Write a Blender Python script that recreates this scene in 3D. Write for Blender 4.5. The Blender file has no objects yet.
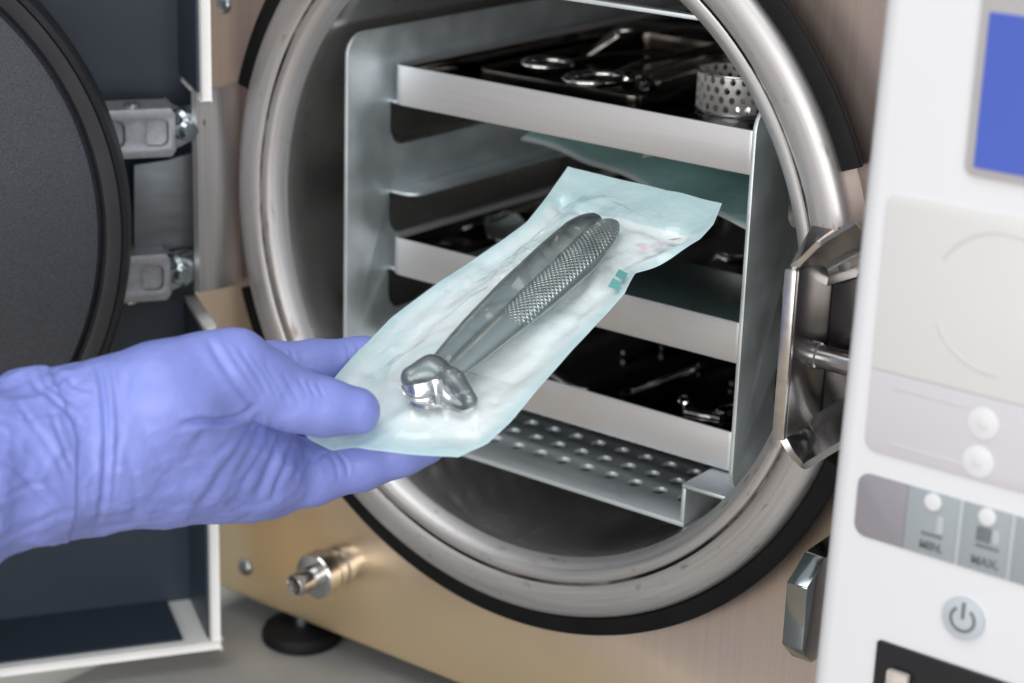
import bpy, bmesh, math, random
import numpy as np
from mathutils import Vector, Matrix, noise
random.seed(4)
S = bpy.context.scene
COL = S.collection
PI = math.pi

# ------------------------------------------------------------------ camera
CR = np.array([0.7915, 0.6104, 0.0310]); CU = np.array([-0.2185, 0.2353, 0.9470]); CF = np.array([-0.5708, 0.7563, -0.3196])
CR /= np.linalg.norm(CR); CF = CF - CR * (CF @ CR); CF /= np.linalg.norm(CF); CU = np.cross(CR, CF)
CC = np.array([0.4616, -0.6112, 0.2219]); FP = 2043.18
cam = bpy.data.cameras.new('camera'); camo = bpy.data.objects.new('camera', cam); COL.objects.link(camo)
camo.matrix_world = Matrix(((CR[0], CU[0], -CF[0], CC[0]), (CR[1], CU[1], -CF[1], CC[1]), (CR[2], CU[2], -CF[2], CC[2]), (0, 0, 0, 1)))
cam.sensor_width = 36; cam.lens = FP / 1024 * 36; cam.clip_start = 0.02; cam.clip_end = 60
cam.dof.use_dof = True; cam.dof.focus_distance = 0.722; cam.dof.aperture_fstop = 9.5; cam.dof.aperture_blades = 8
S.camera = camo

# ------------------------------------------------------------------ world, lamps, exposure
W = bpy.data.worlds.new('World'); S.world = W; W.use_nodes = True
nt = W.node_tree; nt.nodes.clear()
o_ = nt.nodes.new('ShaderNodeOutputWorld'); b_ = nt.nodes.new('ShaderNodeBackground')
tc = nt.nodes.new('ShaderNodeTexCoord'); sx = nt.nodes.new('ShaderNodeSeparateXYZ'); rp = nt.nodes.new('ShaderNodeValToRGB')
mr = nt.nodes.new('ShaderNodeMapRange'); mr.inputs[1].default_value = -1; mr.inputs[2].default_value = 1
nt.links.new(tc.outputs['Generated'], sx.inputs[0]); nt.links.new(sx.outputs[2], mr.inputs[0]); nt.links.new(mr.outputs[0], rp.inputs[0])
cr = rp.color_ramp; cr.elements[0].position = 0.0; cr.elements[0].color = (.82, .68, .52, 1)
cr.elements[1].position = 1.0; cr.elements[1].color = (.80, .85, .92, 1)
for p, c in ((.40, (.60, .52, .42, 1)), (.50, (.37, .36, .36, 1)), (.62, (.46, .49, .54, 1))):
    e = cr.elements.new(p); e.color = c
nt.links.new(rp.outputs[0], b_.inputs[0]); b_.inputs[1].default_value = 0.7
nt.links.new(b_.outputs[0], o_.inputs[0])

def area(name, loc, target, sx_, sy_, power, col):
    l = bpy.data.lights.new(name, 'AREA'); l.shape = 'RECTANGLE'; l.size = sx_; l.size_y = sy_; l.energy = power; l.color = col
    o = bpy.data.objects.new(name, l); COL.objects.link(o); o.location = loc
    o.rotation_euler = (Vector(target) - Vector(loc)).to_track_quat('-Z', 'Y').to_euler(); return o
area('ceiling_lamp', (.10, -.85, 1.55), (.02, -.1, 0), 1.5, .9, 13, (1.0, .985, .96))
area('window_light', (1.55, -1.15, .48), (0, 0, 0), .9, 1.2, 12, (.95, .975, 1.0))
area('room_light', (.40, -1.6, .20), (0, .05, 0), 1.3, .7, 15, (1.0, .97, .94))
area('back_fill', (-1.5, .75, 1.0), (-.2, .05, -.22), .8, .8, 12, (1.0, .99, .96))  # unseen fill added to brighten the worktop patch beside the counter
S.view_settings.view_transform = 'Standard'; S.view_settings.look = 'None'; S.view_settings.exposure = 0; S.view_settings.gamma = 1
S.cycles.use_denoising = True; S.cycles.max_bounces = 10; S.cycles.transparent_max_bounces = 12; S.cycles.sample_clamp_indirect = 6

# ------------------------------------------------------------------ pixel -> world helpers
def ray(px, py): return CF + CR * (px - 512) / FP - CU * (py - 341.5) / FP
def at(px, py, d): return CC + ray(px, py) * d
def on(ax, v, px, py):
    d = ray(px, py); return CC + d * ((v - CC[ax]) / d[ax])
def on_plane(n, p0, px, py):
    d = ray(px, py); return CC + d * ((n @ (p0 - CC)) / (n @ d))
def topx(P):
    P = np.asarray(P) - CC; z = P @ CF
    return np.stack([512 + FP * (P @ CR) / z, 341.5 - FP * (P @ CU) / z, z], -1)

# ------------------------------------------------------------------ materials
def mat(name, base, rough=.5, metal=0., var=None, vscale=(30, 30, 30), vamt=.12, bump=0., bscale=(200, 200, 200), rvar=0., coat=0., spec=None, polar=False, sss=0., stain_or_reflection=None, emis=None):
    m = bpy.data.materials.new(name); m.use_nodes = True; n = m.node_tree.nodes; L = m.node_tree.links
    p = n['Principled BSDF']; p.inputs['Base Color'].default_value = (*base, 1); p.inputs['Roughness'].default_value = rough; p.inputs['Metallic'].default_value = metal
    if coat: p.inputs['Coat Weight'].default_value = coat; p.inputs['Coat Roughness'].default_value = .12
    if spec is not None: p.inputs['Specular IOR Level'].default_value = spec
    if sss:
        p.inputs['Subsurface Weight'].default_value = sss; p.inputs['Subsurface Radius'].default_value = (.5, .5, 1); p.inputs['Subsurface Scale'].default_value = .004
    t = n.new('ShaderNodeTexCoord'); src = t.outputs['Object']
    if polar:
        s = n.new('ShaderNodeSeparateXYZ'); L.new(src, s.inputs[0]); a = n.new('ShaderNodeMath'); a.operation = 'ARCTAN2'
        L.new(s.outputs[0], a.inputs[0]); L.new(s.outputs[2], a.inputs[1])
        v = n.new('ShaderNodeCombineXYZ'); L.new(s.outputs[0], v.inputs[0]); L.new(s.outputs[2], v.inputs[1])
        ln = n.new('ShaderNodeVectorMath'); ln.operation = 'LENGTH'; L.new(v.outputs[0], ln.inputs[0])
        c = n.new('ShaderNodeCombineXYZ'); L.new(ln.outputs['Value'], c.inputs[0]); L.new(s.outputs[1], c.inputs[1]); L.new(a.outputs[0], c.inputs[2]); src = c.outputs[0]
    def nz(scale, detail=4):
        mp = n.new('ShaderNodeMapping'); mp.inputs['Scale'].default_value = scale; L.new(src, mp.inputs[0])
        k = n.new('ShaderNodeTexNoise'); k.inputs['Scale'].default_value = 1; k.inputs['Detail'].default_value = detail; L.new(mp.outputs[0], k.inputs['Vector']); return k
    col = None
    if vamt:
        k = nz(vscale); r = n.new('ShaderNodeValToRGB'); L.new(k.outputs[0], r.inputs[0])
        lo = tuple(max(0, x * (1 - vamt)) for x in base); hi = tuple(min(1, x * (1 + vamt)) for x in base)
        if var: hi = var
        r.color_ramp.elements[0].position = .3; r.color_ramp.elements[1].position = .7
        r.color_ramp.elements[0].color = (*lo, 1); r.color_ramp.elements[1].color = (*hi, 1); col = r.outputs[0]
        if rvar:
            q = n.new('ShaderNodeMapRange'); q.inputs[3].default_value = rough - rvar; q.inputs[4].default_value = rough + rvar
            q.inputs[1].default_value = .25; q.inputs[2].default_value = .75
            L.new(k.outputs[0], q.inputs[0]); L.new(q.outputs[0], p.inputs['Roughness'])
    if stain_or_reflection:
        sc, colr, lo_, hi_ = stain_or_reflection; k2 = nz(sc, 6); r2 = n.new('ShaderNodeMapRange'); r2.inputs[1].default_value = lo_; r2.inputs[2].default_value = hi_
        L.new(k2.outputs[0], r2.inputs[0]); mx = n.new('ShaderNodeMix'); mx.data_type = 'RGBA'; L.new(r2.outputs[0], mx.inputs[0])
        if col: L.new(col, mx.inputs[6])
        else: mx.inputs[6].default_value = (*base, 1)
        mx.inputs[7].default_value = (*colr, 1); col = mx.outputs[2]
    if col: L.new(col, p.inputs['Base Color'])
    if bump:
        k3 = nz(bscale, 3); bp = n.new('ShaderNodeBump'); bp.inputs['Strength'].default_value = 1; bp.inputs['Distance'].default_value = bump
        L.new(k3.outputs[0], bp.inputs['Height']); L.new(bp.outputs[0], p.inputs['Normal'])
    if emis: p.inputs['Emission Color'].default_value = (*emis[0], 1); p.inputs['Emission Strength'].default_value = emis[1]
    return m
M = {}
M['panel'] = mat('stainless_panel', (.67, .56, .515), .38, .9, vscale=(1500, 30, 3), vamt=.045, rvar=.02, bump=.000004, bscale=(2500, 10, 12), stain_or_reflection=((6, 6, 10), (.72, .56, .35), .50, .72))  # straw patches paint warm reflections into the steel colour
def paint_panel_reflection(m):  # golden reflection of the surroundings painted into the lower panel's base colour
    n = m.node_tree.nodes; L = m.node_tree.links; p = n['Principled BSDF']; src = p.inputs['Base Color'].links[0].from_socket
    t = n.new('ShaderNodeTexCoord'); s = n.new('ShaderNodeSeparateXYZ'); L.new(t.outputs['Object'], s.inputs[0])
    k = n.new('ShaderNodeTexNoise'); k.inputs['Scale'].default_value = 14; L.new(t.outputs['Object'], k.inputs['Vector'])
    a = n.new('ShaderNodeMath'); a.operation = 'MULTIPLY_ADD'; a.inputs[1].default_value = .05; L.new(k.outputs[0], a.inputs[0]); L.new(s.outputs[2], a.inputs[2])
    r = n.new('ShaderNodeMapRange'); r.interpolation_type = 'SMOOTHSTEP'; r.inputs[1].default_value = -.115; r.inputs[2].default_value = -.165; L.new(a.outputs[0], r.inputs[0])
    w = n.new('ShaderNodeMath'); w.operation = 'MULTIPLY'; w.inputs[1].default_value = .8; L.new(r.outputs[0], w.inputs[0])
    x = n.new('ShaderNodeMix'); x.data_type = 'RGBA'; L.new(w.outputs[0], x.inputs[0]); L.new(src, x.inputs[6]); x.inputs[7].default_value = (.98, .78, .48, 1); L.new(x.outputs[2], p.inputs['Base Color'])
paint_panel_reflection(M['panel'])
M['body'] = mat('dark_underside', (.12, .12, .12), .6)
M['flange'] = mat('flange_steel', (.56, .55, .548), .46, .9, vscale=(900, 900, 3), vamt=.07, rvar=.06, bump=.00003, bscale=(1400, 1400, 4), polar=True, stain_or_reflection=((300, 300, 14), (.36, .31, .28), .62, .75))
M['groove'] = mat('groove_grime', (.30, .27, .25), .6, .8, vscale=(400, 400, 20), vamt=.6, polar=True, stain_or_reflection=((60, 60, 2.2), (.035, .03, .028), .48, .60))
M['chamber'] = mat('chamber_steel', (.50, .48, .465), .25, .92, vscale=(200, 14, 3), vamt=.14, rvar=.07, polar=True, bump=.00003, bscale=(500, 900, 6))
M['rubber'] = mat('black_rubber', (.005, .005, .006), .6, 0, spec=.2, vamt=.3, vscale=(60, 60, 60))
M['alu'] = mat('satin_aluminium', (.70, .77, .795), .48, .82, vscale=(20, 60, 60), vamt=.10, rvar=.08, bump=.00002, bscale=(600, 60, 1500), stain_or_reflection=((25, 25, 70), (.66, .70, .72), .58, .75))
M['trayfront'] = mat('brushed_tray_steel', (.70, .70, .715), .46, .8, vscale=(10, 10, 2200), vamt=.03, rvar=.03, bump=.00001, bscale=(20, 20, 2500), stain_or_reflection=((18, 18, 30), (.66, .60, .53), .56, .76))
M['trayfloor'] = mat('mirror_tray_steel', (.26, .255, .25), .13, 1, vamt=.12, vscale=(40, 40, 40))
M['chrome'] = mat('polished_steel', (.80, .79, .78), .09, 1, vamt=.06, vscale=(60, 60, 60))
M['satin'] = mat('satin_steel', (.62, .61, .60), .28, 1, vamt=.12, vscale=(80, 80, 200), bump=.00003, bscale=(400, 400, 900))
M['bracket'] = mat('brushed_bracket_steel', (.56, .55, .555), .40, .8, vscale=(900, 900, 12), vamt=.12, rvar=.06)
M['darksteel'] = mat('dark_plate_steel', (.17, .185, .195), .48, .6, vscale=(40, 40, 160), vamt=.2)
M['cast'] = mat('cast_aluminium', (.37, .38, .40), .55, .8, vamt=.12, vscale=(300, 300, 300), bump=.00008, bscale=(900, 900, 900))
M['zinc'] = mat('zinc_screw', (.40, .46, .48), .26, 1, vamt=.15, vscale=(300, 300, 300))
M['nickel'] = mat('nickel_brass', (.62, .605, .59), .22, 1, vamt=.12, vscale=(200, 200, 200))
M['navy'] = mat('navy_plastic', (.020, .031, .046), .42, 0, vamt=.08, vscale=(20, 20, 20), bump=.00006, bscale=(900, 900, 900))
M['doordisc'] = mat('textured_black_coating', (.040, .043, .053), .46, 0, vamt=.38, vscale=(1400, 1400, 1400), bump=.00016, bscale=(1600, 1600, 1600))
M['seal'] = mat('black_seal', (.014, .015, .018), .42, 0, vamt=.25, vscale=(60, 60, 60))
M['white'] = mat('white_housing', (.665, .68, .71), .38, 0, vamt=.015, vscale=(8, 8, 8), bump=.00002, bscale=(600, 600, 600))
M['whiteedge'] = mat('white_shell', (.74, .735, .72), .45, 0, vamt=.04, vscale=(40, 40, 40))
M['face'] = mat('pale_faceplate', (.60, .60, .60), .5, 0, vamt=.01)
M['face2'] = mat('lilac_grey_faceplate', (.52, .51, .545), .5, 0, vamt=.01)
M['line'] = mat('faceplate_line', (.52, .52, .52), .5, 0, vamt=.01)
M['stripgrey'] = mat('strip_grey', (.235, .225, .255), .5, 0, vamt=.02)
M['stripteal'] = mat('strip_teal_grey', (.285, .32, .345), .5, 0, vamt=.02)
M['stripline'] = mat('strip_separator', (.40, .43, .46), .5, 0, vamt=.02)
M['stripink'] = mat('strip_ink', (.13, .15, .165), .5, 0, vamt=.02)
M['button'] = mat('white_button', (.63, .64, .67), .4, 0, vamt=.01)
M['btngrey'] = mat('grey_button', (.44, .48, .52), .4, 0, vamt=.02)
M['screen'] = mat('blue_screen', (.015, .03, .12), .3, 0, var=(.03, .05, .16), vamt=.1, vscale=(4, 4, 4), emis=((.06, .10, .44), .9))
M['bezel'] = mat('grey_bezel', (.40, .39, .40), .45, 0, vamt=.02)
M['blackgloss'] = mat('black_socket', (.012, .013, .018), .3, 0, vamt=.1)
M['beige'] = mat('beige_plug', (.50, .46, .42), .5, 0, vamt=.2, vscale=(200, 200, 200))
M['counter'] = mat('grey_counter', (.30, .295, .285), .42, 0, vamt=.05, vscale=(60, 60, 60), bump=.00004, bscale=(900, 900, 900))
M['worktop'] = mat('pale_worktop', (.60, .60, .565), .5, 0, vamt=.04, vscale=(20, 20, 20))
M['glove'] = mat('violet_nitrile', (.212, .258, .64), .44, 0, vamt=.09, vscale=(40, 40, 40), bump=.00012, bscale=(420, 420, 420), spec=.5)
M['cassette'] = mat('teal_reflection_lid', (.30, .40, .40), .30, 1, vamt=.1, vscale=(30, 30, 200))  # plain steel lid; the pouch's teal reflection is put into its colour
M['print'] = mat('teal_print', (.12, .36, .35), .5, 0, vamt=.1)
M['pink'] = mat('pink_indicator', (.62, .54, .60), .5, 0, vamt=.2, vscale=(300, 300, 300))
M['blueprint'] = mat('blue_print', (.03, .12, .25), .5, 0, vamt=.1)

def knurl_mat():
    m = mat('knurled_steel', (.37, .42, .42), .30, 1, vamt=.08, vscale=(60, 60, 60)); n = m.node_tree.nodes; L = m.node_tree.links
    uv = n.new('ShaderNodeUVMap'); uv.uv_map = 'UVMap'; s = n.new('ShaderNodeSeparateXYZ'); L.new(uv.outputs[0], s.inputs[0])
    hs = []
    for sg in (1, -1):
        a = n.new('ShaderNodeMath'); a.operation = 'MULTIPLY_ADD'; a.inputs[1].default_value = sg * 1.0
        L.new(s.outputs[1], a.inputs[0]); L.new(s.outputs[0], a.inputs[2])
        w = n.new('ShaderNodeMath'); w.operation = 'MULTIPLY'; w.inputs[1].default_value = 2 * PI / .0020; L.new(a.outputs[0], w.inputs[0])
        c = n.new('ShaderNodeMath'); c.operation = 'SINE'; L.new(w.outputs[0], c.inputs[0]); hs.append(c)
    pr = n.new('ShaderNodeMath'); pr.operation = 'MINIMUM'; L.new(hs[0].outputs[0], pr.inputs[0]); L.new(hs[1].outputs[0], pr.inputs[1])
    def ramp(sock, a, b):
        q = n.new('ShaderNodeMapRange'); q.interpolation_type = 'SMOOTHSTEP'; q.inputs[1].default_value = a; q.inputs[2].default_value = b; L.new(sock, q.inputs[0]); return q.outputs[0]
    m1 = ramp(s.outputs[1], .028, .036); m2 = ramp(s.outputs[0], -.0068, -.0058); m3 = ramp(s.outputs[0], .0070, .0062); m4 = ramp(s.outputs[1], .118, .108)
    for q in (m1, m2, m3, m4):
        w = n.new('ShaderNodeMath'); w.operation = 'MULTIPLY'; L.new(pr.outputs[0], w.inputs[0]); L.new(q, w.inputs[1]); pr = w
    bp = n.new('ShaderNodeBump'); bp.inputs['Strength'].default_value = 1; bp.inputs['Distance'].default_value = .00017
    L.new(pr.outputs[0], bp.inputs['Height']); L.new(bp.outputs[0], n['Principled BSDF'].inputs['Normal'])
    return m
M['knurl'] = knurl_mat()
M['forceps'] = mat('forceps_steel', (.31, .36, .36), .31, 1, vamt=.1, vscale=(60, 60, 60))

M['beak'] = mat('beak_steel', (.74, .74, .73), .18, 1, vamt=.06, vscale=(60, 60, 60))
M['joint'] = mat('joint_steel', (.24, .27, .275), .40, .9, vamt=.12, vscale=(90, 90, 90))
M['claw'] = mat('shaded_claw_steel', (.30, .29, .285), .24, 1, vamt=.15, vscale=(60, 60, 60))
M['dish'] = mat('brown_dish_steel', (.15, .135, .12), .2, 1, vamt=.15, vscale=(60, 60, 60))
M['bright'] = mat('bright_perforated_steel', (.82, .81, .79), .28, .45, vamt=.08, vscale=(90, 90, 90))
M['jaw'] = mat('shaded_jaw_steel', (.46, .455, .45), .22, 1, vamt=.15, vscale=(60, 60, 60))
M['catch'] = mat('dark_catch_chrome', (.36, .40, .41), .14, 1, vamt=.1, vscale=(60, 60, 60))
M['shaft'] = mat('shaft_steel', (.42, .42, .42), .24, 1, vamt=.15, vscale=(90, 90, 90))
def paper_mat():
    m = mat('pouch_paper', (.68, .77, .78), .62, 0, vamt=0); n = m.node_tree.nodes; L = m.node_tree.links; p = n['Principled BSDF']
    at_ = n.new('ShaderNodeAttribute'); at_.attribute_name = 'seal'
    t = n.new('ShaderNodeTexCoord'); k = n.new('ShaderNodeTexNoise'); k.inputs['Scale'].default_value = 45; k.inputs['Detail'].default_value = 5; L.new(t.outputs['Object'], k.inputs['Vector'])
    ad = n.new('ShaderNodeMath'); ad.operation = 'MULTIPLY_ADD'; ad.inputs[1].default_value = .9; ad.inputs[2].default_value = -.42; L.new(k.outputs[0], ad.inputs[0])
    ad2 = n.new('ShaderNodeMath'); ad2.operation = 'ADD'; ad2.use_clamp = True; L.new(ad.outputs[0], ad2.inputs[0]); L.new(at_.outputs['Fac'], ad2.inputs[1])
    mx = n.new('ShaderNodeMix'); mx.data_type = 'RGBA'; L.new(ad2.outputs[0], mx.inputs[0])
    mx.inputs[6].default_value = (.79, .83, .84, 1); mx.inputs[7].default_value = (.52, .675, .70, 1); L.new(mx.outputs[2], p.inputs['Base Color'])
    k2 = n.new('ShaderNodeTexNoise'); k2.inputs['Scale'].default_value = 160; k2.inputs['Detail'].default_value = 4; L.new(t.outputs['Object'], k2.inputs['Vector'])
    bp = n.new('ShaderNodeBump'); bp.inputs['Distance'].default_value = .0006; L.new(k2.outputs[0], bp.inputs['Height']); L.new(bp.outputs[0], p.inputs['Normal'])
    return m
M['paper'] = paper_mat()
def film_mat(name, tint, fac):
    m = bpy.data.materials.new(name); m.use_nodes = True; n = m.node_tree.nodes; L = m.node_tree.links; n.clear()
    o = n.new('ShaderNodeOutputMaterial'); tr = n.new('ShaderNodeBsdfTransparent'); tr.inputs[0].default_value = (*tint, 1)
    gl = n.new('ShaderNodeBsdfGlossy'); gl.inputs['Roughness'].default_value = .14; df = n.new('ShaderNodeBsdfDiffuse'); df.inputs[0].default_value = (.62, .76, .77, 1)
    lw = n.new('ShaderNodeLayerWeight'); pw = n.new('ShaderNodeMath'); pw.operation = 'POWER'; pw.inputs[1].default_value = 4; L.new(lw.outputs['Facing'], pw.inputs[0])
    fr = n.new('ShaderNodeMath'); fr.operation = 'MULTIPLY_ADD'; fr.inputs[1].default_value = .45; fr.inputs[2].default_value = .06; L.new(pw.outputs[0], fr.inputs[0])
    t = n.new('ShaderNodeTexCoord'); k = n.new('ShaderNodeTexNoise'); k.inputs['Scale'].default_value = 110; k.inputs['Detail'].default_value = 3; L.new(t.outputs['Object'], k.inputs['Vector'])
    bp = n.new('ShaderNodeBump'); bp.inputs['Distance'].default_value = .00022; L.new(k.outputs[0], bp.inputs['Height'])
    L.new(bp.outputs[0], gl.inputs['Normal']); L.new(bp.outputs[0], lw.inputs['Normal'])
    a = n.new('ShaderNodeMixShader'); a.inputs[0].default_value = fac; L.new(tr.outputs[0], a.inputs[1]); L.new(df.outputs[0], a.inputs[2])
    b = n.new('ShaderNodeMixShader'); L.new(fr.outputs[0], b.inputs[0]); L.new(a.outputs[0], b.inputs[1]); L.new(gl.outputs[0], b.inputs[2]); L.new(b.outputs[0], o.inputs[0])
    return m
M['film'] = film_mat('pouch_film', (.965, .99, .99), .02)
M['film2'] = film_mat('stored_pouch_film', (.70, .93, .91), .10)

# ------------------------------------------------------------------ object helpers
def link(name, me, m, parent=None):
    o = bpy.data.objects.new(name, me); COL.objects.link(o)
    if m is not None and not len(me.materials): me.materials.append(M[m] if isinstance(m, str) else m)
    if parent is not None:
        o.parent = parent; o.matrix_parent_inverse = parent.matrix_world.inverted() if parent.type != 'EMPTY' else Matrix.Translation(-parent.location)
    return o
def thing(name, label, cat, loc, group=None):
    o = bpy.data.objects.new(name, None); COL.objects.link(o); o.location = Vector(loc); o.empty_display_size = .02
    return tag(o, label, cat, group)
def tag(o, label, cat, group=None):
    o['label'] = label; o['category'] = cat
    if group: o['group'] = group
    return o
def smooth(me, ang=40):
    for p in me.polygons: p.use_smooth = True
    me.set_sharp_from_angle(angle=math.radians(ang)); return me
def bm_mesh(bm, name='m', ang=40):
    bmesh.ops.recalc_face_normals(bm, faces=bm.faces[:]); me = bpy.data.meshes.new(name); bm.to_mesh(me); bm.free(); return smooth(me, ang)
def raw(verts, faces, ang=40, recalc=True):
    bm = bmesh.new(); vs = [bm.verts.new(tuple(map(float, v))) for v in verts]
    for f in faces:
        try: bm.faces.new([vs[i] for i in f])
        except ValueError: pass
    if recalc: bmesh.ops.recalc_face_normals(bm, faces=bm.faces[:])
    me = bpy.data.meshes.new('m'); bm.to_mesh(me); bm.free(); return smooth(me, ang)
def join(*mes):
    bm = bmesh.new()
    for me in mes: bm.from_mesh(me)
    out = bpy.data.meshes.new('m'); bm.to_mesh(out); bm.free(); return smooth(out)
FW = (np.array([1., 0, 0]), np.array([0, 1., 0]), np.array([0, 0, 1.]), np.zeros(3))
def box(lo, hi, bev=.0008, fr=FW, seg=2):
    bm = bmesh.new(); r = bmesh.ops.create_cube(bm, size=1)
    lo = np.array(lo, float); hi = np.array(hi, float)
    for v in bm.verts:
        q = lo + (np.array(v.co) + .5) * (hi - lo); v.co = Vector(fr[3] + fr[0] * q[0] + fr[1] * q[1] + fr[2] * q[2])
    if bev: bmesh.ops.bevel(bm, geom=bm.edges[:], offset=bev, segments=seg, profile=.5, affect='EDGES')
    return bm_mesh(bm)
def prism(poly, t0, t1, fr=FW, bev=.0006, seg=2):
    """poly in frame axes 0,2 ; extruded along axis 1 from t0 to t1"""
    bm = bmesh.new()
    a = [bm.verts.new(Vector(fr[3] + fr[0] * p[0] + fr[1] * t0 + fr[2] * p[1])) for p in poly]
    b = [bm.verts.new(Vector(fr[3] + fr[0] * p[0] + fr[1] * t1 + fr[2] * p[1])) for p in poly]
    n = len(poly); bm.faces.new(a); bm.faces.new(b[::-1])
    for i in range(n): bm.faces.new([a[i], b[i], b[(i + 1) % n], a[(i + 1) % n]])
    bmesh.ops.recalc_face_normals(bm, faces=bm.faces[:])
    if bev: bmesh.ops.bevel(bm, geom=bm.edges[:], offset=bev, segments=seg, profile=.5, affect='EDGES')
    return bm_mesh(bm)
def rrect(x0, x1, z0, z1, r, n=6):
    out = []
    rs = r if isinstance(r, (tuple, list)) else (r,) * 4   # bl, br, tr, tl
    for (cx, cz, a0, rr) in ((x0 + rs[0], z0 + rs[0], PI, rs[0]), (x1 - rs[1], z0 + rs[1], 1.5 * PI, rs[1]), (x1 - rs[2], z1 - rs[2], 0, rs[2]), (x0 + rs[3], z1 - rs[3], .5 * PI, rs[3])):
        if rr <= 1e-6: out.append((cx, cz)); continue
        for k in range(n + 1):
            a = a0 + k / n * PI / 2; out.append((cx + rr * math.cos(a), cz + rr * math.sin(a)))
    return out
def circ(cx, cz, rx, rz=None, n=24): return [(cx + rx * math.cos(2 * PI * k / n), cz + (rz or rx) * math.sin(2 * PI * k / n)) for k in range(n)]
def plate(outline, holes, thick, fr=FW, off=0., bev=.0004):
    """flat plate with holes, drawn in frame axes 0,2, thickness along axis 1 starting at off"""
    cu = bpy.data.curves.new('c', 'CURVE'); cu.dimensions = '2D'; cu.fill_mode = 'BOTH'; cu.extrude = thick / 2 - bev; cu.bevel_depth = bev; cu.bevel_resolution = 1; cu.offset = -bev
    for pts in [outline] + list(holes):
        s = cu.splines.new('POLY'); s.points.add(len(pts) - 1); s.use_cyclic_u = True
        for i, p in enumerate(pts): s.points[i].co = (p[0], p[1], 0, 1)
    o = bpy.data.objects.new('c', cu); COL.objects.link(o)
    dg = bpy.context.evaluated_depsgraph_get(); me = bpy.data.meshes.new_from_object(o.evaluated_get(dg)); bpy.data.objects.remove(o); bpy.data.curves.remove(cu)
    me.materials.clear()
    for v in me.vertices:
        q = np.array(v.co); v.co = Vector(fr[3] + fr[0] * q[0] + fr[2] * q[1] + fr[1] * (off + thick / 2 + q[2]))
    bm = bmesh.new(); bm.from_mesh(me); bmesh.ops.remove_doubles(bm, verts=bm.verts[:], dist=1e-6); bmesh.ops.recalc_face_normals(bm, faces=bm.faces[:]); bm.to_mesh(me); bm.free()
    return smooth(me, 35)
def lathe(prof, axis, org, n=96, up=None, closed=False):
    """prof: list of (r, t) ; t along axis from org"""
    a = np.array(axis, float); a /= np.linalg.norm(a); t = np.array([0, 0, 1.]) if abs(a[2]) < .9 else np.array([1., 0, 0])
    e1 = np.cross(a, t); e1 /= np.linalg.norm(e1); e2 = np.cross(a, e1); org = np.array(org, float)
    V = []; F = []; m = len(prof)
    for k in range(n):
        an = 2 * PI * k / n; d = e1 * math.cos(an) + e2 * math.sin(an)
        for r, h in prof: V.append(org + a * h + d * r)
    for k in range(n):
        k2 = (k + 1) % n
        for j in range(m if closed else m - 1):
            j2 = (j + 1) % m
            F.append((k * m + j, k * m + j2, k2 * m + j2, k2 * m + j))
    bm = bmesh.new(); vs = [bm.verts.new(tuple(v)) for v in V]
    for f in F: bm.faces.new([vs[i] for i in f])
    bmesh.ops.remove_doubles(bm, verts=bm.verts[:], dist=1e-7); bmesh.ops.dissolve_degenerate(bm, edges=bm.edges[:], dist=1e-8)
    return bm_mesh(bm, ang=35)
def tube(pts, rad, n=10, flat=1., up=(0, 0, 1), uv=False, sub=6):
    """smooth tube through pts ; rad number or list ; flat = ratio of thickness along up"""
    P = np.array(pts, float); R = np.array(rad if hasattr(rad, '__len__') else [rad] * len(P), float)
    if len(P) > 2 and sub > 1:
        T = np.linspace(0, len(P) - 1, (len(P) - 1) * sub + 1); Q = []; RR = []
        for t in T:
            i = min(int(t), len(P) - 2); f = t - i; p0, p1, p2, p3 = P[max(i - 1, 0)], P[i], P[i + 1], P[min(i + 2, len(P) - 1)]
            Q.append(.5 * (2 * p1 + (p2 - p0) * f + (2 * p0 - 5 * p1 + 4 * p2 - p3) * f * f + (3 * p1 - p0 - 3 * p2 + p3) * f ** 3)); RR.append(R[i] * (1 - f) + R[i + 1] * f)
        P = np.array(Q); R = np.array(RR)
    V = []; F = []; UV = []; L = 0
    for i in range(len(P)):
        d = P[min(i + 1, len(P) - 1)] - P[max(i - 1, 0)]; d /= np.linalg.norm(d); s = np.cross(d, up); s /= np.linalg.norm(s); u = np.cross(s, d)
        if i: L += np.linalg.norm(P[i] - P[i - 1])
        for k in range(n):
            a = 2 * PI * k / n; V.append(P[i] + s * math.cos(a) * R[i] + u * math.sin(a) * R[i] * flat); UV.append((math.cos(a) * R[i], L))
    for i in range(len(P) - 1):
        for k in range(n): F.append((i * n + k, i * n + (k + 1) % n, (i + 1) * n + (k + 1) % n, (i + 1) * n + k))
    F.append(tuple(range(n))); F.append(tuple(range((len(P) - 1) * n, len(P) * n)))
    me = raw(V, F, 60)
    if uv:
        l = me.uv_layers.new(name='UVMap')
        for lp in me.loops: l.data[lp.index].uv = UV[lp.vertex_index]
    return me
def torus(c, nrm, R, r, n=40, m=10, sx=1.):
    nrm = np.array(nrm, float); nrm /= np.linalg.norm(nrm); e1 = np.cross(nrm, (0.3, .9, .2)); e1 /= np.linalg.norm(e1); e2 = np.cross(nrm, e1); V = []; F = []
    for i in range(n):
        a = 2 * PI * i / n; d = e1 * math.cos(a) * sx + e2 * math.sin(a)
        for j in range(m):
            b = 2 * PI * j / m; V.append(np.array(c) + d * (R + r * math.cos(b)) + nrm * r * math.sin(b))
    for i in range(n):
        for j in range(m): F.append((i * m + j, i * m + (j + 1) % m, (i + 1) % n * m + (j + 1) % m, (i + 1) % n * m + j))
    return raw(V, F)

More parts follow.
